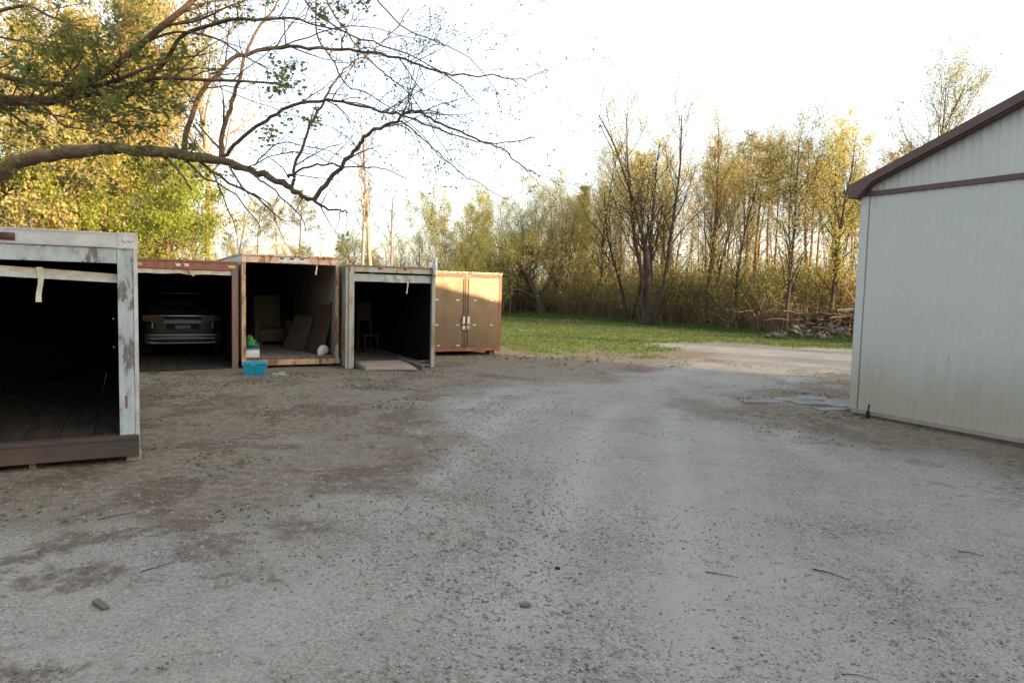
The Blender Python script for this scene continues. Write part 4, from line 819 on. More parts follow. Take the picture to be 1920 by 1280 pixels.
# --- silver car inside the second container
def make_car(loc, rz):
    r = empty('parked_car', loc, rz, 'silver grey hatchback seen from behind, parked in the dark inside the low rusty container', 'car')
    # cross sections from the tail (y=0) forwards: (y, half width low, half width belt, z bottom, z belt, roof half width, z roof)
    st = [(0.0, .70, .62, .42, .86, .60, .90), (.06, .84, .80, .30, .98, .70, 1.02), (.14, .88, .86, .24, 1.04, .74, 1.10), (.28, .90, .88, .22, 1.06, .68, 1.34),
          (.46, .91, .89, .22, 1.06, .62, 1.50), (.75, .91, .89, .22, 1.05, .62, 1.56), (1.3, .91, .89, .2, 1.03, .63, 1.59), (2.0, .91, .89, .2, 1.02, .63, 1.58), (2.6, .91, .89, .2, 1.0, .60, 1.48),
          (3.1, .91, .88, .2, .98, .66, 1.16), (3.4, .90, .86, .22, .97, .72, 1.0), (4.0, .87, .80, .25, .85, .62, .88), (4.3, .76, .66, .32, .70, .5, .72)]
    bm = bmesh.new(); rings = []
    for y, wl, wb, zb, zt, wr, zr in st:
        half = [(0, zb), (wl*.8, zb), (wl, zb+.12), (wl+.01, (zb+zt)/2), (wb, zt-.06), (wb-.03, zt), (wr+.05, zt+(zr-zt)*.6), (wr, zr-.03), (wr*.7, zr), (0, zr+.015)]
        full = [(x, z) for x, z in half]+[(-x, z) for x, z in half[-2:0:-1]]
        rings.append([bm.verts.new((x, y, z)) for x, z in full])
    for a, b in zip(rings[:-1], rings[1:]):
        n = len(a)
        for i in range(n): bm.faces.new((a[i], a[(i+1) % n], b[(i+1) % n], b[i]))
    bm.faces.new(rings[0][::-1]); bm.faces.new(rings[-1])
    bmesh.ops.recalc_face_normals(bm, faces=bm.faces); me = bpy.data.meshes.new('body'); bm.to_mesh(me); bm.free()
    body = link('body', me, M['car_grey'], r, True); sub = body.modifiers.new('s', 'SUBSURF'); sub.levels = 1; sub.render_levels = 1
    g = MB(); g.prism([(-.60, 1.10), (.60, 1.10), (.52, 1.42), (.3, 1.455), (-.3, 1.455), (-.52, 1.42)], 'y', -.015, .015)
    gl = g.obj('rear_window', M['glass_dark'], r); gl.matrix_local = Matrix.Translation((0, .17, 0)) @ Matrix.Translation((0, 0, 1.1)) @ Matrix.Rotation(R(-38), 4, 'X') @ Matrix.Translation((0, -.03, -1.1))
    MB().box(-.5, .5, .38, .62, 1.545, 1.575, bev=.01).obj('roof_spoiler', M['car_grey'], r, True)
    MB().box(-.62, .62, -.02, .03, 1.0, 1.035, bev=.008).obj('trim_bar', M['chrome'], r, True)
    for s in (-1, 1):
        lp = MB().prism([(s*.40, .90), (s*.62, .86), (s*.86, .90), (s*.87, 1.03), (s*.60, 1.04), (s*.42, 1.0)], 'y', -.03, .14).obj('tail_lamp', M['tail_red'], r)
        MB().box(s*.66-.012, s*.66+.012, -.036, -.028, .72, .86).obj('reflector_strip', M['chrome'], lp)
        MB().box(s*.70-.09, s*.70+.09, -.075, -.03, .36, .41, bev=.008).obj('fog_reflector', M['tail_red'], r)
    MB().box(-.84, .84, -.07, .06, .34, .60, bev=.04).obj('rear_bumper', M['car_grey'], r, True)
    for z in (.55, .47, .36): MB().box(-.72, .72, -.085, -.068, z, z+.022, bev=.004).obj('bumper_strip', M['chrome'], r)
    MB().box(-.36, .36, -.012, .0, .70, .84, bev=.01).obj('plate_recess', M['black'], r)
    MB().box(-.17, .17, -.028, -.014, .71, .80, bev=.003).obj('licence_plate', M['plate'], r)
    for x in (-.8, .8):
        for y in (.85, 3.45):
            t = MB().cyl((x-.11, y, .32), (x+.11, y, .32), .32, .32, 24).obj('tyre', M['black'], r, True)
            MB().cyl((x-.115, y, .32), (x+.115, y, .32), .2, .2, 10).obj('rim', M['chrome'], t, True)
    return r
make_car(C2+u*(w*.53)+Vector((-math.sin(TH), math.cos(TH), 0))*2.35+Vector((0, 0, .02)), TH)

# --- third container, tall, cream and orange rust
w, h, L = 2.13, 2.52, 6.0; C3 = Vector((-5.94, 15.19, 0)); dv = Vector((-math.sin(TH), math.cos(TH), 0))
c = empty('storage_container', C3, TH, 'tallest container with cream and orange rusted frame, brown boards leaning inside', 'container')
shell(c, w, h, L, .22, 'white_paint', 'ply_in', 'floor_pale', 'orange_rust', zb=.12)
MB().box(-.01, w+.015, -.05, .06, h-.04, h, bev=.004).obj('top_rail', M['cream_rust'], c)
MB().box(.0, w, -.02, .05, h-.19, h-.042, bev=.005).obj('header', M['cream_rust'], c)
pl = MB().box(.76, 1.40, -.03, -.021, h-.165, h-.06, bev=.002).obj('light_plate', M['white_paint'], c)
for i in range(3): MB().box(.80+i*.22, .89+i*.22, -.045, -.03, h-.095, h-.065, bev=.004).obj('marker_light', M['red_lens'], pl)
MB().box(0, .085, -.022, .08, .1, h-.192, bev=.006).obj('corner_post', M['orange_rust'], c)
MB().box(w-.075, w, -.022, .08, .1, h-.192, bev=.006).obj('corner_post', M['orange_rust'], c)
MB().box(.0, w+.03, -.035, .1, .05, .175, bev=.006).obj('sill_beam', M['orange_rust'], c)
MB().box(.08, w-.08, .0, .12, .178, .218, bev=.004).obj('sill_board', M['wood_grey'], c)
strap(c, 1.60, .02, h-.20, .22, .04)
for x in (.1, 1.0, w-.25): MB().box(x, x+.16, .1, .3, -.04, .06, bev=.01).obj('foot', M['rock'], c)
MB().box(w-.075-.02, w-.055, .4, .45, 1.35, 1.47).obj('wall_socket', M['black'], c)
def inC(C, x, y, z): return C+u*x+dv*y+Vector((0, 0, z))
def board(name, C, x, y, z, wd, hgt, tk, lean, yaw, mat, label, cat, group=None, top=None):
    o = MB()
    if top: o.prism([(0, 0), (wd, 0), (top[1], hgt), (top[0], hgt)], 'y', 0, tk)
    else: o.box(0, wd, 0, tk, 0, hgt, bev=min(.012, tk*.3))
    o = o.obj(name, M[mat]); o.matrix_world = Matrix.Translation(inC(C, x, y, z)) @ Matrix.Rotation(TH+yaw, 4, 'Z') @ Matrix.Rotation(lean, 4, 'X'); tag(o, label, cat, group); return o
# boards lean against the right inner wall: their length runs along the wall (yaw -90 deg), top towards the wall
board('board', C3, 1.62, 1.05, .225, .72, 1.22, .05, R(-15), R(-90+14), 'brown_board', 'tall brown board leaning on the right wall, nearest the opening of the tallest container', 'board')
board('board', C3, 1.52, 1.75, .225, .62, .95, .05, R(-20), R(-90+10), 'brown_board', 'dark brown board directly behind the tall nearest one', 'board')
board('board', C3, 1.22, 2.15, .225, .85, .95, .09, R(-24), R(-90+22), 'tan_board', 'wide low board with slanted outline, leftmost of the leaning boards', 'board')
# armchair deep inside
ac = empty('armchair', inC(C3, 1.15, 3.6, .22), TH+R(8), 'upholstered armchair standing behind the leaning boards', 'armchair')
MB().box(-.36, .36, -.33, .33, .1, .44, bev=.05).obj('seat', M['tan_board'], ac, True)
MB().box(-.36, .36, .22, .40, .38, 1.35, bev=.07).obj('backrest', M['tan_board'], ac, True)
for s in (-1, 1):
    MB().box(s*.42-.07, s*.42+.07, -.33, .36, .12, .68, bev=.05).obj('armrest', M['tan_board'], ac, True)
    for y in (-.26, .28): MB().cyl((s*.32, y, 0), (s*.32, y, .11), .025, .03, 8).obj('leg', M['wood_grey'], ac)
# white rounded basin
m = MB(); m.ball((0, 0, 0), (.17, .08, .17), 3); b = m.bm; bmesh.ops.delete(b, geom=[v for v in b.verts if v.co.z < -.06], context='VERTS')
o = m.obj('basin', M['strap'], None, True); so = o.modifiers.new('t', 'SOLIDIFY'); so.thickness = .012
o.matrix_world = Matrix.Translation(inC(C3, 1.86, .38, .29)) @ Matrix.Rotation(TH+.5, 4, 'Z') @ Matrix.Rotation(-.35, 4, 'Y'); tag(o, 'white rounded basin lying on its side at the right post of the tallest container', 'basin')
# white box with blue lid, green sack on it
bxr = empty('storage_box', inC(C3, .10, .10, .222), TH, 'small white box with blue lid just inside the left post of the tallest container', 'box')
MB().box(0, .29, 0, .34, 0, .17, bev=.015).obj('box_body', M['white_plastic'], bxr, True)
MB().box(-.008, .298, -.008, .348, .172, .20, bev=.006).obj('lid', M['blue_lid'], bxr, True)
rr_ = random.Random(4); m = MB()
m.ball((0, 0, .10), (.11, .10, .11), 3, .13, rr_); m.ball((-.03, .02, .22), (.07, .07, .08), 2, .15, rr_); m.ball((.06, 0, .05), (.08, .08, .05), 2, .1, rr_)
o = m.obj('sack', M['green_bag'], None, True); o.matrix_world = Matrix.Translation(inC(C3, .23, .26, .42)) @ Matrix.Rotation(.4, 4, 'Z'); tag(o, 'crumpled bright green sack lying on the white box with blue lid', 'sack')
for k in range(3):
    a = .8+k*.55; MB().tube([(0, 0, .12), (.07*math.cos(a), .0, .2), (.14*math.cos(a*.7), -.03, .16), (.17, -.03, .05-.02*k)], .008, 6).obj('drawstring', M['green_bag'], o)

# --- fourth container, aqua frame, ramp
w, h, L = 2.06, 2.34, 5.2; C4 = Vector((-3.68, 15.65, 0))
c = empty('storage_container', C4, TH, 'container with faded aqua frame, dented door rail and a plywood ramp', 'container')
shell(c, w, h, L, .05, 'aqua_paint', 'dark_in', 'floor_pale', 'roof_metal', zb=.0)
MB().box(.0, w, -.02, .06, h-.035, h+.003).obj('top_rail', M['brown_rust'], c)
MB().box(.0, w, -.01, .07, h-.15, h-.037, bev=.005).obj('header', M['aqua_paint'], c)
MB().box(-.02, .10, -.015, .08, -.04, h-.152, bev=.006).box(-.085, -.022, .02, .08, -.04, h-.05, bev=.004).obj('corner_post', M['aqua_paint'], c)
MB().box(w-.085, w+.0, -.015, .08, -.04, h-.152, bev=.006).obj('corner_post', M['aqua_paint'], c)
for x in (.66, 1.27): lens(c, x, -.022, h-.075, .06, .045)
rr_ = random.Random(9); m = MB(); n = 22; dz = [0]*(n+1)
for i in range(n+1):
    t = i/n; dz[i] = (.035*math.sin(i*1.9) if .38 < t < .78 else .004*math.sin(i*2))+rr_.uniform(-.004, .004)
for i in range(n):
    x0, x1 = .11+(w-.2)*i/n, .11+(w-.2)*(i+1)/n
    bm_ = m.bm
    A = [bm_.verts.new(p) for p in ((x0, .07, h-.19), (x1, .07, h-.19), (x1, .065+dz[i+1]*1.2, h-.27), (x0, .065+dz[i]*1.2, h-.27), (x1, .07, h-.36-abs(dz[i+1])*.25), (x0, .07, h-.36-abs(dz[i])*.25), (x1, .12, h-.37), (x0, .12, h-.37))]
    bm_.faces.new((A[0], A[1], A[2], A[3])); bm_.faces.new((A[3], A[2], A[4], A[5])); bm_.faces.new((A[5], A[4], A[6], A[7]))
m.obj('door_rail', M['aqua_panel'], c, True)
strap(c, 1.36, .03, h-.355, .27, .028)
m = MB().cyl((w-.045, -.075, h-.17), (w-.045, -.075, h+.24), .062, .062, 16).cyl((w-.045, -.075, h+.02), (w-.045, -.075, h+.035), .067, .067, 16)
m.obj('metal_pipe', M['galv'], c, True)
# white plastic chair with high square back, dim inside
ch = empty('chair', inC(C4, 1.45, 3.5, .055), TH+R(15), 'pale chair with tall square back standing in the dark beside the ramp entrance', 'chair')
MB().box(-.22, .22, +.17, .21, .85, 1.36, bev=.01).obj('backrest', M['tan_board'], ch)
MB().box(-.23, .23, -.22, .2, .44, .48, bev=.01).obj('seat', M['tan_board'], ch)
for x in (-.2, .2):
    MB().box(x-.02, x+.02, -.2, -.16, 0, .44).obj('leg', M['tan_board'], ch); MB().box(x-.02, x+.02, +.17, .205, 0, .86).obj('leg', M['tan_board'], ch)
def quad_slab(name, pts, zt, tk, mat, label, cat):
    bm = bmesh.new(); A = [bm.verts.new(p) for p in pts]; B = [bm.verts.new((p[0], p[1], p[2]-tk)) for p in pts]
    bm.faces.new(A); bm.faces.new(B[::-1]); n = len(A)
    for i in range(n): bm.faces.new((A[i], B[i], B[(i+1) % n], A[(i+1) % n]))
    bmesh.ops.recalc_face_normals(bm, faces=bm.faces); me = bpy.data.meshes.new(name); bm.to_mesh(me); bm.free(); return tag(link(name, me, M[mat]), label, cat)
quad_slab('ramp', [(-3.27, 15.38, .035), (-2.13, 15.62, .035), (-2.62, 16.75, .11), (-3.62, 16.2, .11)], 0, .03, 'ply_ramp', 'bare plywood ramp sheet lying in front of the aqua framed container', 'ramp')
def timber(name, a, b, t, mat, label, cat='timber'):
    a, b = Vector(a), Vector(b); d = b-a; o = MB().box(0, d.length, -t/2, t/2, 0, t, bev=.006).obj(name, M[mat])
    o.matrix_world = Matrix.Translation(a) @ d.to_track_quat('X', 'Z').to_matrix().to_4x4(); return tag(o, label, cat)
timber('timber_beam', (-3.66, 16.05, .02), (-3.30, 15.36, -.02), .10, 'wood_grey', 'dark timber beam along the left side of the plywood ramp')
timber('timber_beam', (-2.66, 16.8, .05), (-2.02, 15.78, 0.0), .10, 'wood_grey', 'dark timber beam slanting along the right side of the plywood ramp')
timber('timber_plank', (-2.6, 16.45, .06), (-1.95, 16.75, .08), .05, 'wood_grey', 'thin dark plank on the floor right of the ramp', 'plank')
# white cord between third and fourth container
pts = []
for i in range(14):
    t = i/13; pts.append(inC(C3, w-.02+.32*t, -.06, 2.30+.17*math.sin(t*2.6)+.02*math.sin(t*11)))
m = MB(); m.tube(pts, .010, 6); m.tube([p+Vector((.02, -.02, -.02*(i % 3))) for i, p in enumerate(pts[2:9])], .008, 6)
tag(m.obj('cord', M['strap'], None, True), 'pale cord strung from the tallest container to the aqua framed one', 'cord')

# --- fifth container, closed aluminium doors in red frame
w, h, L = 2.24, 2.345, 5.2; C5 = Vector((-.34, 20.23, 0))-u*w; z0 = .10
c = empty('storage_container', C5, TH, 'closed container with brown aluminium double doors in a rusty red frame', 'container')
for s in (0, 1):
    x = 0 if s == 0 else w-.03; m = MB().box(x, x+.03, .08, L, z0, h-.04)
    for i in range(8): m.box(x-.012 if s == 0 else x+.03, x if s == 0 else x+.042, .4+i*.6, .46+i*.6, z0+.02, h-.06)
    m.obj('side_wall', M['red_rust'], c)
MB().box(0, w, .02, L, h-.04, h).obj('roof', M['roof_metal'], c); MB().box(.03, w-.03, L-.04, L, z0, h-.04).obj('back_wall', M['red_rust'], c); MB().box(.03, w-.03, .08, L-.05, z0, z0+.05).obj('floor', M['floor_in'], c)
MB().box(-.01, w+.012, -.03, .07, h-.055, h+.004, bev=.006).obj('top_rail', M['cream_rust'], c)
MB().box(.10, w-.11, -.012, .07, h-.15, h-.057, bev=.005).obj('header', M['red_rust'], c)
for x in (0, w-.10): MB().box(x, x+.10, -.016, .08, z0-.02, h-.057, bev=.006).obj('corner_post', M['red_rust'], c)
MB().box(.10, w-.10, -.012, .08, z0, z0+.115, bev=.006).obj('sill_beam', M['red_rust'], c)
xm = w*.5-.03; rr_ = random.Random(2)
def flake(parent, x, z, s, mat='white_plastic', name='hinge_plate'):
    m = MB(); n = 8; m.prism([(x+s*math.cos(a*6.283/n)*rr_.uniform(.6, 1.2), z+s*.32*math.sin(a*6.283/n)*rr_.uniform(.6, 1.3)) for a in range(n)], 'y', -.03, -.022); m.obj(name, M[mat], parent)
for k, (x0, x1) in enumerate(((.105, xm-.015), (xm+.02, w-.105))):
    m = MB(); bm_ = m.bm; nxp, nzp = 8, 8; zz0, zz1 = z0+.12, h-.155
    g = [[bm_.verts.new((x0+(x1-x0)*i/nxp, -.022+.006*math.sin(i*1.3+j*1.9+k)*(0 < i < nxp and 0 < j < nzp), zz0+(zz1-zz0)*j/nzp)) for i in range(nxp+1)] for j in range(nzp+1)]
    for j in range(nzp):
        for i in range(nxp): bm_.faces.new((g[j][i], g[j][i+1], g[j+1][i+1], g[j+1][i]))
    m.box(x0, x1, -.012, .02, zz0, zz1)
    d = m.obj('door', M['door_alum'], c, True)
    for z in (z0+.75, z0+1.45): 
        for x in ((x0+.12, x1-.22) if k == 0 else (x0+.28, x1-.22)): flake(d, x, z, .06)
    for x in ((x0+.18, x1-.2) if k == 0 else ()): flake(d, x, z0+.17, .06)
    if k == 0:
        for x in (.30, .50, .80): flake(d, x, h-.23, .035); flake(d, x, h-.26, .03)
# lock rod, cam keepers and handles at the door meeting
MB().box(xm-.014, xm+.018, -.030, .0, z0+.12, h-.155).obj('door_seal', M['beam'], c)
for x in (xm-.055, xm+.085):
    rd = MB().cyl((x, -.045, z0+.15), (x, -.045, h-.18), .010, .010, 8).obj('lock_rod', M['brown_rust'], c, True)
    MB().box(x-.035, x+.035, -.07, -.03, z0+.78, z0+.98, bev=.008).obj('handle', M['galv'], rd); MB().box(x-.045, x+.045, -.06, -.025, z0+.62, z0+.72, bev=.01).obj('keeper', M['cream_rust'], rd)
    MB().tube([(x-.03, -.06, z0+.74), (x-.05, -.08, z0+.82), (x-.04, -.08, z0+.95), (x, -.06, z0+1.0)], .010, 6).obj('hasp', M['galv'], rd)
flake(c, xm+.11, h-.48, .03); flake(c, xm+.10, z0+.5, .025); flake(c, xm+.10, h-.11, .08, 'cream_rust', 'latch'); flake(c, xm+.02, h-.12, .05, 'cream_rust', 'latch')
for x in (.8, .98, 1.15, 2.05): MB().box(x, x+.08, -.042, -.03, h-.045, h-.015, bev=.003).obj('marker_light', M['red_lens'], c)
for x in (.12, w-.3): MB().box(x, x+.16, .1, .4, -.05, z0-.002, bev=.01).obj('foot', M['wood_grey'], c)

# --- turquoise crate on the ground and scraps beside it
cr = empty('crate', (-5.36, 14.42, gz(-5.36, 14.42)+.0), R(12), 'open turquoise plastic crate on the ground before the tallest container', 'crate')
def frustum_box(w0, d0, w1, d1, hh, t):
    m = MB(); bm = m.bm
    def ring(a, b, z): return [bm.verts.new(p) for p in ((-a, -b, z), (a, -b, z), (a, b, z), (-a, b, z))]
    o0, o1, i1, i0 = ring(w0, d0, 0), ring(w1, d1, hh), ring(w1-t, d1-t, hh), ring(w0-t, d0-t, t)
    bm.faces.new(o0[::-1]); bm.faces.new(i0)
    for A, B in ((o0, o1), (o1, i1), (i1, i0)):
        for i in range(4): bm.faces.new((A[i], A[(i+1) % 4], B[(i+1) % 4], B[i]))
    return m
frustum_box(.19, .14, .22, .165, .25, .008).obj('body', M['blue_plastic'], cr)
m = MB()
for a, b, c_, d_ in ((-.235, .235, -.18, -.166), (-.235, .235, .166, .18), (-.235, -.221, -.166, .166), (.221, .235, -.166, .166)): m.box(a, b, c_, d_, .225, .258, bev=.003)
m.obj('rim', M['blue_plastic'], cr)
for x in (-.15, -.05, .05, .15): MB().box(x-.008, x+.008, -.168, -.150, .03, .222).obj('rib', M['blue_plastic'], cr)
MB().box(-.06, .06, -.192, -.181, .17, .235, bev=.003).obj('handle', M['blue_plastic'], cr); MB().box(.236, .250, -.06, .06, .16, .235, bev=.003).obj('handle', M['blue_plastic'], cr)
for k, (x, y, a, l, lab) in enumerate(((-5.0, 14.42, .1, .2, 'white broken strip nearest the turquoise crate'), (-4.85, 14.38, -.3, .18, 'white broken strip farther right of the turquoise crate'), (-4.92, 14.62, .5, .14, 'short white strip behind the other scraps by the crate'))):
    o = MB().box(0, l, 0, .045, 0, .012).obj('scrap_strip', M['white_plastic']); o.location = (x, y, gz(x, y)+.012); o.rotation_euler = (0, .06, a); tag(o, lab, 'scrap')

# ---------------------------------------------------------------- barn
u2 = Vector((math.cos(TH), math.sin(TH), 0)); wv = Vector((math.sin(TH), -math.cos(TH), 0))
# barn local frame: x along the gable wall towards the viewer, y into the building (along u), z up
BO = Vector((5.55, 11.16, 0)); BM = Matrix.Translation(BO) @ Matrix(((wv.x, u2.x, 0, 0), (wv.y, u2.y, 0, 0), (0, 0, 1, 0), (0, 0, 0, 1)))
br = bpy.data.objects.new('barn', None); COL.objects.link(br); br.matrix_world = BM
tag(br, 'pale sheet metal barn with dark brown roof edge at the right', 'barn')
BW, BL, ZT, SLP = 9.2, 7.3, 3.50, .375
def zr(x): return 3.61+SLP*min(x, BW-x)
def rib_sheet(name, x0, x1, zlo, ztop, y=0.0):
    """ribbed sheet between x0 and x1; ztop(x)"""
    prof = []; x = x0
    while x < x1-1e-4:
        prof += [(x, 0), (min(x+.018, x1), -.009), (min(x+.038, x1), -.009), (min(x+.056, x1), 0)]
        xm_ = x+.13
        if xm_ < x1: prof += [(xm_, 0), (min(xm_+.01, x1), -.005), (min(xm_+.02, x1), 0)]
        x += .2286
    prof.append((x1, 0)); P = []
    for q in prof:
        if not P or q[0] > P[-1][0]+1e-5: P.append(q)
    V = []
    for q in P: V += [(q[0], y+q[1], zlo), (q[0], y+q[1], ztop(q[0]))]
    V = np.array(V); n = len(P); F = np.array([(2*i, 2*i+2, 2*i+3, 2*i+1) for i in range(n-1)]); me = mesh_np(name, V, F)
    return link(name, me, M['barn'], br)
x = .09; i = 0
while x < BW-.09:
    x1 = min(x+.914, BW-.09)
    rib_sheet('wall_panel', x, x1, .09, lambda q: ZT-.03, y=0); rib_sheet('gable_panel', x, x1, ZT+.04, lambda q: zr(q)-.02, y=0); x = x1; i += 1
MB().box(.0, BW, .025, .1, .0, 3.45).prism([(0, 3.45), (BW, 3.45), (BW, zr(BW)-.05), (BW/2, zr(BW/2)-.05), (0, zr(0)-.05)], 'y', .025, .1).obj('gable_wall', M['barn'], br)
MB().box(-.02, .0, .0, BL, .05, 3.58).obj('eave_wall', M['barn'], br)
MB().box(BW, BW+.02, .0, BL, .05, 3.58).obj('eave_wall', M['barn'], br)
MB().box(0, BW, BL-.05, BL, .05, 3.58).obj('rear_wall', M['barn'], br)
MB().box(-.024, .088, -.026, -.002, .09, ZT-.025, bev=.003).box(-.045, -.021, -.026, .09, .09, 3.55).obj('corner_trim', M['barn'], br)
MB().box(BW-.088, BW+.024, -.026, -.002, .09, ZT-.025, bev=.003).obj('corner_trim', M['barn'], br)
MB().box(-.03, BW+.03, -.035, .024, ZT-.03, ZT+.045, bev=.004).obj('trim_band', M['barn_brown'], br)
MB().box(.0, BW, -.03, .02, .03, .092).obj('base_trim', M['ply_ramp'], br); MB().box(.02, BW, -.012, .08, -.08, .03).obj('sill', M['wood_grey'], br)
# roof slabs with boxed overhang
OV, EV, TK = .17, .17, .115
for s in (0, 1):
    def X(q): return q if s == 0 else BW-q
    a = (X(-EV), 3.60+SLP*(-EV)); b = (X(BW/2), 3.60+SLP*BW/2)
    MB().prism([(a[0], a[1]+.03), (b[0], b[1]+.03), (b[0], b[1]+TK), (a[0], a[1]+TK)], 'y', -OV+.03, BL+.2).obj('roof_slope', M['barn_brown'], br)
    MB().prism([(a[0], a[1]-.005), (b[0], b[1]-.005), (b[0], b[1]+TK+.012), (a[0], a[1]+TK+.012)], 'y', -OV, -OV+.028).obj('rake_fascia', M['barn_brown'], br)
    MB().prism([(X(-EV), 3.46), (X(-.02), 3.46), (X(.20), 3.665), (X(.0), 3.61), (X(-EV), 3.53)], 'y', -OV-.002, -.02).obj('eave_return', M['barn_brown'], br)
    MB().box(min(X(-EV-.02), X(-EV)), max(X(-EV-.02), X(-EV)), -OV, BL+.2, 3.455, a[1]+TK+.01).obj('eave_fascia', M['barn_brown'], br)
    MB().prism([(X(0), 3.575), (X(BW/2), 3.575+SLP*BW/2), (X(BW/2), 3.59+SLP*BW/2), (X(0), 3.59)], 'y', -OV+.03, -.02).obj('soffit', M['barn_brown'], br)
    MB().box(min(X(-EV), X(0)), max(X(-EV), X(0)), .03, BL, 3.495, 3.51).obj('soffit', M['barn_brown'], br)
m = MB()
for z in (.35, 1.1, 1.95, 2.75, 3.35):
    for k in range(34): m.cyl((.16+.2286*k, -.004, z), (.16+.2286*k, -.012, z), .007, .006, 6)
tag(m.obj('screws', M['galv'], br), kind='stuff')
dn = MB().ball((1.47, -.002, 1.02), (.012, .004, .03), 1).obj('dent_mark', M['beam'], br); MB().ball((1.48, -.002, 1.18), (.02, .004, .006), 1).obj('dent_mark', M['beam'], br)
# small black stub pipe with weeds at the barn foot
o = MB().cyl((0, 0, 0), (0, 0, .10), .035, .03, 10).cyl((0, 0, .10), (.01, 0, .19), .015, .012, 8).ball((.01, 0, .20), (.018, .014, .022), 1).obj('standpipe', M['black'], None, True); o.location = tuple(BO+wv*.36-u2*.12); tag(o, 'small black standpipe at the left foot of the barn wall', 'pipe')

# building added unseen behind the camera, sized to shade the foreground
HL = 7.2
hs = empty('shading_house', (17.6, -4.2, 0), 0, 'plain unseen building added to the right behind the viewer to shade the foreground', 'shading_house')
MB().box(-5, 5, -HL, HL, 0, 5.2).prism([(-5, 5.2), (5, 5.2), (0, 7.6)], 'y', -HL, HL).obj('wall', M['barn'], hs)
for s in (-1, 1): MB().prism([(s*5.4, 5.05), (0, 7.65), (0, 7.85), (s*5.4, 5.25)], 'y', -HL-.3, HL+.3).obj('roof', M['barn_brown'], hs)
for y in (-3, 0, 3):
    f = MB().box(-5.04, -5.0, y-.5, y+.5, 1.1, 2.3).obj('window', M['white_plastic'], hs); MB().box(-5.06, -5.045, y-.43, y+.43, 1.17, 2.23).obj('pane', M['glass_dark'], f)

# ---------------------------------------------------------------- flagstones by the barn
rr_ = random.Random(12)
SLABS = [((4.55, 12.32), (.62, .20), .25, 'leftmost pale flagstone, long and thin, set in the gravel left of the barn'), ((5.10, 12.55), (.40, .26), .4, 'second flagstone from the left of the row beside the barn'),
         ((5.55, 12.75), (.42, .30), .3, 'middle flagstone behind the others near the barn corner'), ((5.35, 12.20), (.42, .24), .2, 'flagstone in the middle front of the group near the barn'),
         ((5.95, 12.42), (.40, .30), .5, 'flagstone next to the barn corner, back row'), ((5.40, 11.50), (.42, .16), .35, 'nearest pale flagstone touching the left foot of the barn'), ((5.80, 11.98), (.36, .26), .1, 'flagstone between the barn corner and the middle front one')]
for (x, y), (a, b), rz, lab in SLABS:
    m = MB(); n = 5 if a > .4 else 6; m.prism([(a*math.cos(t*6.283/n)*rr_.uniform(.85, 1.12), b*math.sin(t*6.283/n)*rr_.uniform(.85, 1.12)) for t in range(n)], 'z', -.04, .016)
    o = m.obj('flagstone', M['slab']); bv = o.modifiers.new('b', 'BEVEL'); bv.width = .006; o.location = (x, y, gz(x, y)+.004); o.rotation_euler = (rr_.uniform(-.02, .02), rr_.uniform(-.02, .02), rz); tag(o, lab, 'flagstone')

# ---------------------------------------------------------------- rock heap and brush pile at the wood edge
def rock_mesh(seed, sc=(1, .8, .6)):
    m = MB(); r_ = random.Random(seed); m.ball((0, 0, 0), sc, 1, .26, r_); me = bpy.data.meshes.new('rock'); m.bm.to_mesh(me); m.bm.free(); me.materials.append(M['rock']); return me
RM = [rock_mesh(k) for k in range(4)]
for k in range(46):
    if k < 26: x, y = 13.2+rr_.gauss(0, .75), 32.4+rr_.gauss(0, .45); z = max(0, .55-.5*abs(x-13.2))*rr_.random()
    else: x, y = 15.7+rr_.gauss(0, .8), 33.0+rr_.gauss(0, .5); z = rr_.random()*.5
    o = bpy.data.objects.new('rock', RM[k % 4]); COL.objects.link(o); s = rr_.uniform(.10, .27); o.scale = (s, s, s); o.location = (x, y, z+.08); o.rotation_euler = (rr_.uniform(-.4, .4), rr_.uniform(-.4, .4), rr_.uniform(0, 6.28))
    if k < 26: tag(o, 'grey field stone in the low heap at the foot of the tallest dark trunk', 'rock', 'stones of the heap at the wood edge')
    else: tag(o, 'grey field stone in the pile beside the barn corner at the wood edge', 'rock', 'stones of the pile near the barn')
w = Wood(); rg = np.random.RandomState(31)
for k in range(240):
    p = np.array([16.6+rg.normal(0, 1.3), 34.6+rg.normal(0, .8), rg.uniform(.05, 1.3)]); a = rg.uniform(0, 6.28)
    s, _ = branch_pts(p, (math.cos(a), math.sin(a)*.5, rg.normal(0, .25)), rg.uniform(.8, 2.6), 4, .12, 0, rg); w.tube(s, np.linspace(rg.uniform(.012, .05), .006, 5), 4)
tag(link('brush_pile', w.mesh('brush_pile'), M['brush_wood'], None, True), 'heap of cut branches and logs beyond the barn corner', 'brush pile', kind='stuff')
for k, (x, z, l) in enumerate(((16.4, 1.35, 1.6), (15.9, .95, 1.2))):
    o = MB().cyl((-l/2, 0, 0), (l/2, 0, .05), .06, .045, 9).obj('log', M['wood_grey'], None, True); o.location = (x, 33.6, z); o.rotation_euler = (0, -.05, .15); tag(o, ('upper pale log lying across the brush pile', 'lower pale log sticking out of the brush pile')[k], 'log')

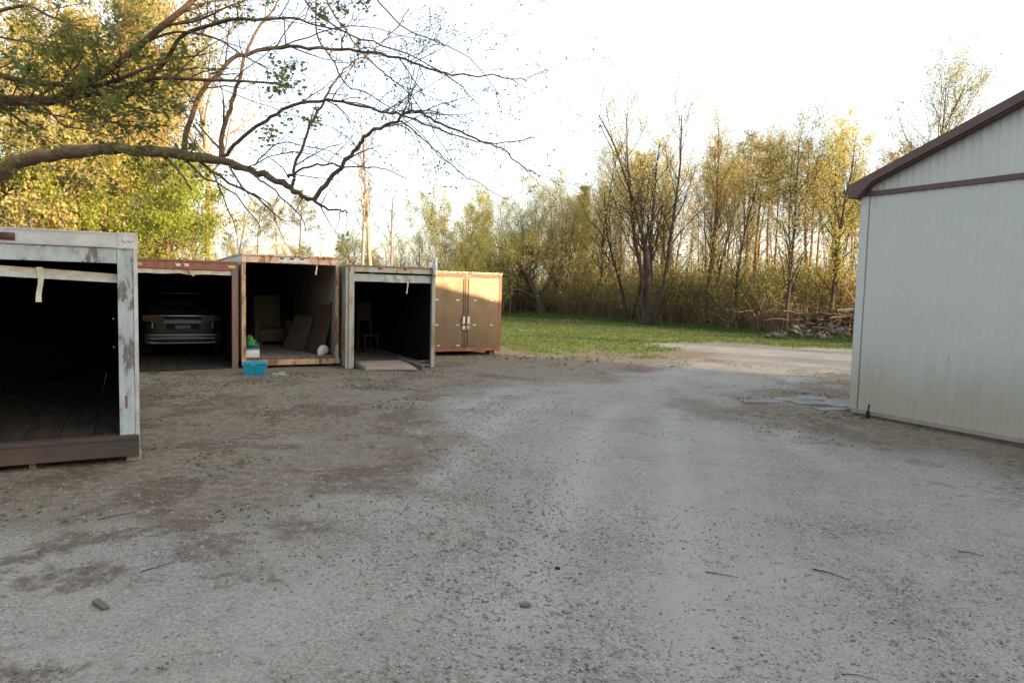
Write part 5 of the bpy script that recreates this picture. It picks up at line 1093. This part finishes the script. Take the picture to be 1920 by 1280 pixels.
# ---------------------------------------------------------------- small things on the ground
def stick(pts, r, lab, name='stick', mat='brush_wood'):
    w = Wood(); P = np.array([(x, y, gz(x, y)+r+.004+z) for x, y, z in pts]); w.tube(P, np.linspace(r, r*.5, len(P)), 6); return tag(link(name, w.mesh(name), M[mat], None, True), lab, 'stick')
stick([(2.14, 4.72, 0), (2.22, 4.64, .006), (2.31, 4.53, 0)], .006, 'short dark stick lying slanted on the gravel right of the middle foreground')
stick([(1.36, 4.62, 0), (1.46, 4.56, .004), (1.56, 4.52, 0)], .004, 'thin curved twig on the gravel left of the dark stick')
stick([(-.20, 3.66, 0), (-.12, 3.66, .0), (-.05, 3.655, 0)], .003, 'straight pale straw lying on the gravel near the centre foreground', 'straw', 'litter_pale')
stick([(.02, 3.55, 0), (.08, 3.50, .004), (.16, 3.46, 0)], .004, 'pale curved twig just right of the straight straw', 'twig', 'litter_pale')
stick([(3.4, 5.1, 0), (3.46, 5.07, .005), (3.54, 5.02, 0)], .005, 'dark twig near the right edge of the foreground gravel')
stick([(1.7, 3.35, 0), (1.76, 3.34, .004), (1.85, 3.30, 0)], .003, 'long thin twig low in the foreground right of centre')
stick([(-3.2, 5.3, 0), (-3.1, 5.38, .01), (-3.02, 5.5, 0)], .005, 'thin twig on the litter before the nearest container')
stick([(-2.35, 4.35, 0), (-2.28, 4.42, .004), (-2.22, 4.52, 0)], .004, 'thin upright looking twig beside the wood chunk')
o = MB().box(-.065, .065, -.02, .02, 0, .03, bev=.006).obj('wood_chunk', M['wood_grey']); o.location = (-2.33, 3.87, gz(-2.33, 3.87)-.004); o.rotation_euler = (.1, .1, -.6); tag(o, 'small weathered chunk of wood on the gravel at the lower left', 'wood chunk')
m = MB(); m.ball((0, 0, 0), (.035, .028, .022), 2, .1, random.Random(3)); o = m.obj('red_stone', M['red_rock'], None, True); o.location = (.12, 4.03, gz(.12, 4.03)+.008); tag(o, 'reddish flat stone, the largest stone near the centre of the foreground', 'stone')
m = MB(); m.ball((0, 0, 0), (.02, .016, .012), 2, .1, random.Random(5)); o = m.obj('dark_stone', M['black'], None, True); o.location = (.35, 4.62, gz(.35, 4.62)+.006); tag(o, 'small black stone on the gravel right of the reddish stone', 'stone')
m = MB(); m.ball((0, 0, 0), (.026, .022, .018), 2, .1, random.Random(6)); o = m.obj('white_stone', M['pebble_pale'], None, True); o.location = (-.62, 2.72, gz(-.62, 2.72)+.006); tag(o, 'bright white pebble low in the foreground left of centre', 'stone')
m = MB(); m.prism([(-.12, -.05), (.1, -.06), (.13, .03), (-.08, .06)], 'z', 0, .03); o = m.obj('stone_slab', M['beam']); o.location = (-7.3, 14.05, .0); tag(o, 'dark flat scrap on the ground at the left of the low container entrance', 'scrap')

# pebbles / crumbs / grass
def pebble_src(seed, mat):
    r_ = np.random.RandomState(seed); V = np.array([(1, 0, 0), (-1, 0, 0), (0, 1, 0), (0, -1, 0), (0, 0, 1), (0, 0, -1), (.7, .7, .1), (-.7, .6, 0), (.6, -.7, .05), (-.65, -.7, 0)], float)
    bm = bmesh.new(); vs = [bm.verts.new(v*np.array([1, .8, .6])*r_.uniform(.8, 1.15)) for v in V]; bmesh.ops.convex_hull(bm, input=vs); me = bpy.data.meshes.new('pebble'); bm.to_mesh(me); bm.free()
    me.materials.append(M[mat]); me.polygons.foreach_set('use_smooth', [True]*len(me.polygons)); return bpy.data.objects.new('pebble', me)
rg = np.random.RandomState(41)
def field_pts(n, ylo, yhi, pw=1.6):
    y = ylo+(yhi-ylo)*rg.rand(n)**pw; x = rg.uniform(-.80, .80, n)*(y+.6); return x, y
PB = [pebble_src(1, 'pebble'), pebble_src(2, 'pebble'), pebble_src(3, 'pebble_pale'), pebble_src(4, 'red_rock')]
x, y = field_pts(170000, 2.0, 14, 1.9)
g0, gr0, li0 = ground_fields(x, y); pt = fbm(x, y, .55, 60, 4); band = np.exp(-((x+.62*y-2.1)/1.1)**2)+.9*np.exp(-((x+.12*y-.4)/.7)**2)
keep = rg.rand(len(x)) < np.clip((pt-.40)*2.2+band*.42-.05, .035, .75)*np.clip(g0+.35, 0, 1)
x, y = x[keep], y[keep]; n = len(x); s = (.0032+.0095*rg.rand(n)**3.0)*(1+.35*np.exp(-((x+.35)/1.0)**2))+.0012*y*.25
z = ground_h(x, y)+s*.15
scatter('gravel', np.stack([x, y, z], 1), np.stack([rg.uniform(-.4, .4, n), rg.uniform(-.4, .4, n), rg.uniform(0, 6.28, n)], 1), s, rg.choice([0, 1, 2, 3], n, p=[.44, .30, .21, .05]), PB, 'loose grey gravel stones strewn over the yard', 'gravel')
def leafbit(seed, mat):
    r_ = np.random.RandomState(seed); V = [(0, 0, 0), (.5, .35, .15), (1, 0, .25), (.5, -.35, .05), (-.5, .3, .2), (-1, 0, .05), (-.5, -.3, .12)]
    return src('crumb', np.array(V)+r_.normal(0, .06, (7, 3)), [(0, 1, 2, 3), (0, 4, 5, 6)], M[mat])
def needle(mat):
    return src('crumb', np.array([(-1.6, 0, .03), (-1.6, .10, .03), (1.6, .25, .15), (1.6, .15, .15), (-.2, -1.3, .1), (-.1, -1.3, .1), (.3, 1.1, .03), (.2, 1.1, .03)]), [(0, 1, 2, 3), (4, 5, 6, 7)], M[mat])
LB = [leafbit(1, 'litter'), needle('litter'), leafbit(2, 'litter_pale'), needle('brush_wood')]
x, y = field_pts(150000, 2.0, 24, 1.7); g0, gr0, li0 = ground_fields(x, y)
keep = rg.rand(len(x)) < np.clip(li0*1.6*(fbm(x, y, 4.5, 80, 3) > .48)+.03+.15*(1-g0), 0, .95); x, y = x[keep], y[keep]; n = len(x)
s = (.006+.009*rg.rand(n)**2)*(1+y*.05)
scatter('leaf_litter', np.stack([x, y, ground_h(x, y)+.003], 1), np.stack([rg.uniform(-.3, .3, n), rg.uniform(-.3, .3, n), rg.uniform(0, 6.28, n)], 1), s, rg.choice([0, 1, 2, 3], n, p=[.36, .32, .10, .22]), LB, 'brown leaf crumbs, needles and twigs on the yard', 'leaf litter')
def tuft(seed, nb, hh, mat, lean=.5):
    r_ = np.random.RandomState(seed); V = []; F = []
    for k in range(nb):
        a = r_.uniform(0, 6.28); p = r_.normal(0, .25, 2); l = r_.uniform(.5, 1)*hh; t = r_.uniform(.1, lean); wd = .035
        dx, dy = math.cos(a), math.sin(a); b = len(V); q = (-dy*wd, dx*wd)
        for (f, zf, ws) in ((0, 0, 1), (.45*t, .6, .8), (t, 1, .1)):
            V += [(p[0]+dx*l*f-q[0]*ws, p[1]+dy*l*f-q[1]*ws, l*zf), (p[0]+dx*l*f+q[0]*ws, p[1]+dy*l*f+q[1]*ws, l*zf)]
        F += [(b, b+1, b+3, b+2), (b+2, b+3, b+5, b+4)]
    return src('tuft', np.array(V), F, M[mat])
TF = [tuft(1, 22, 1.0, 'grass'), tuft(2, 22, .8, 'grass', .8), tuft(3, 26, .5, 'weed', 1.4)]
y = 16+46*rg.rand(90000); x = rg.uniform(-.75, .62, len(y))*(y+1); g0, gr0, li0 = ground_fields(x, y); keep = rg.rand(len(x)) < np.clip((gr0-.25)*1.3, 0, 1); x, y = x[keep], y[keep]; n = len(x)
edge = np.clip((y-np.interp(x/y*1300+960, [940, 1080, 1200, 1320, 1480, 1700], [50, 47, 42, 37.5, 31, 28]))/3, 0, 1)
s = (.045+.05*rg.rand(n))*(1+edge*2.0)
scatter('field_grass', np.stack([x, y, ground_h(x, y)*np.clip(1-(np.hypot(x, y)-60)/60, 0, 1)-.01], 1), np.stack([np.zeros(n), np.zeros(n), rg.uniform(0, 6.28, n)], 1), s, rg.choice([0, 1], n), TF, 'green grass of the field before the wood', 'grass')
x, y = field_pts(46000, 3.2, 19, 1.2); g0, gr0, li0 = ground_fields(x, y); cl = fbm(x, y, 1.1, 90, 4); left = np.clip((-x-.6)/2+ .2, 0, 1)
keep = (rg.rand(len(x)) < np.clip((cl-.52)*6, 0, .9)*np.maximum(left, np.clip((x-3.2), 0, 1)*(y > 8.5)*.7)) & (g0 < .8) & (y > 5.0+1.5*rg.rand(len(x))); x, y = x[keep], y[keep]; n = len(x)
scatter('weeds', np.stack([x, y, ground_h(x, y)-.003], 1), np.stack([np.zeros(n), np.zeros(n), rg.uniform(0, 6.28, n)], 1), .022+.025*rg.rand(n), rg.choice([1, 2], n, p=[.35, .65]), TF, 'small green weeds growing in patches on the packed earth', 'weeds')
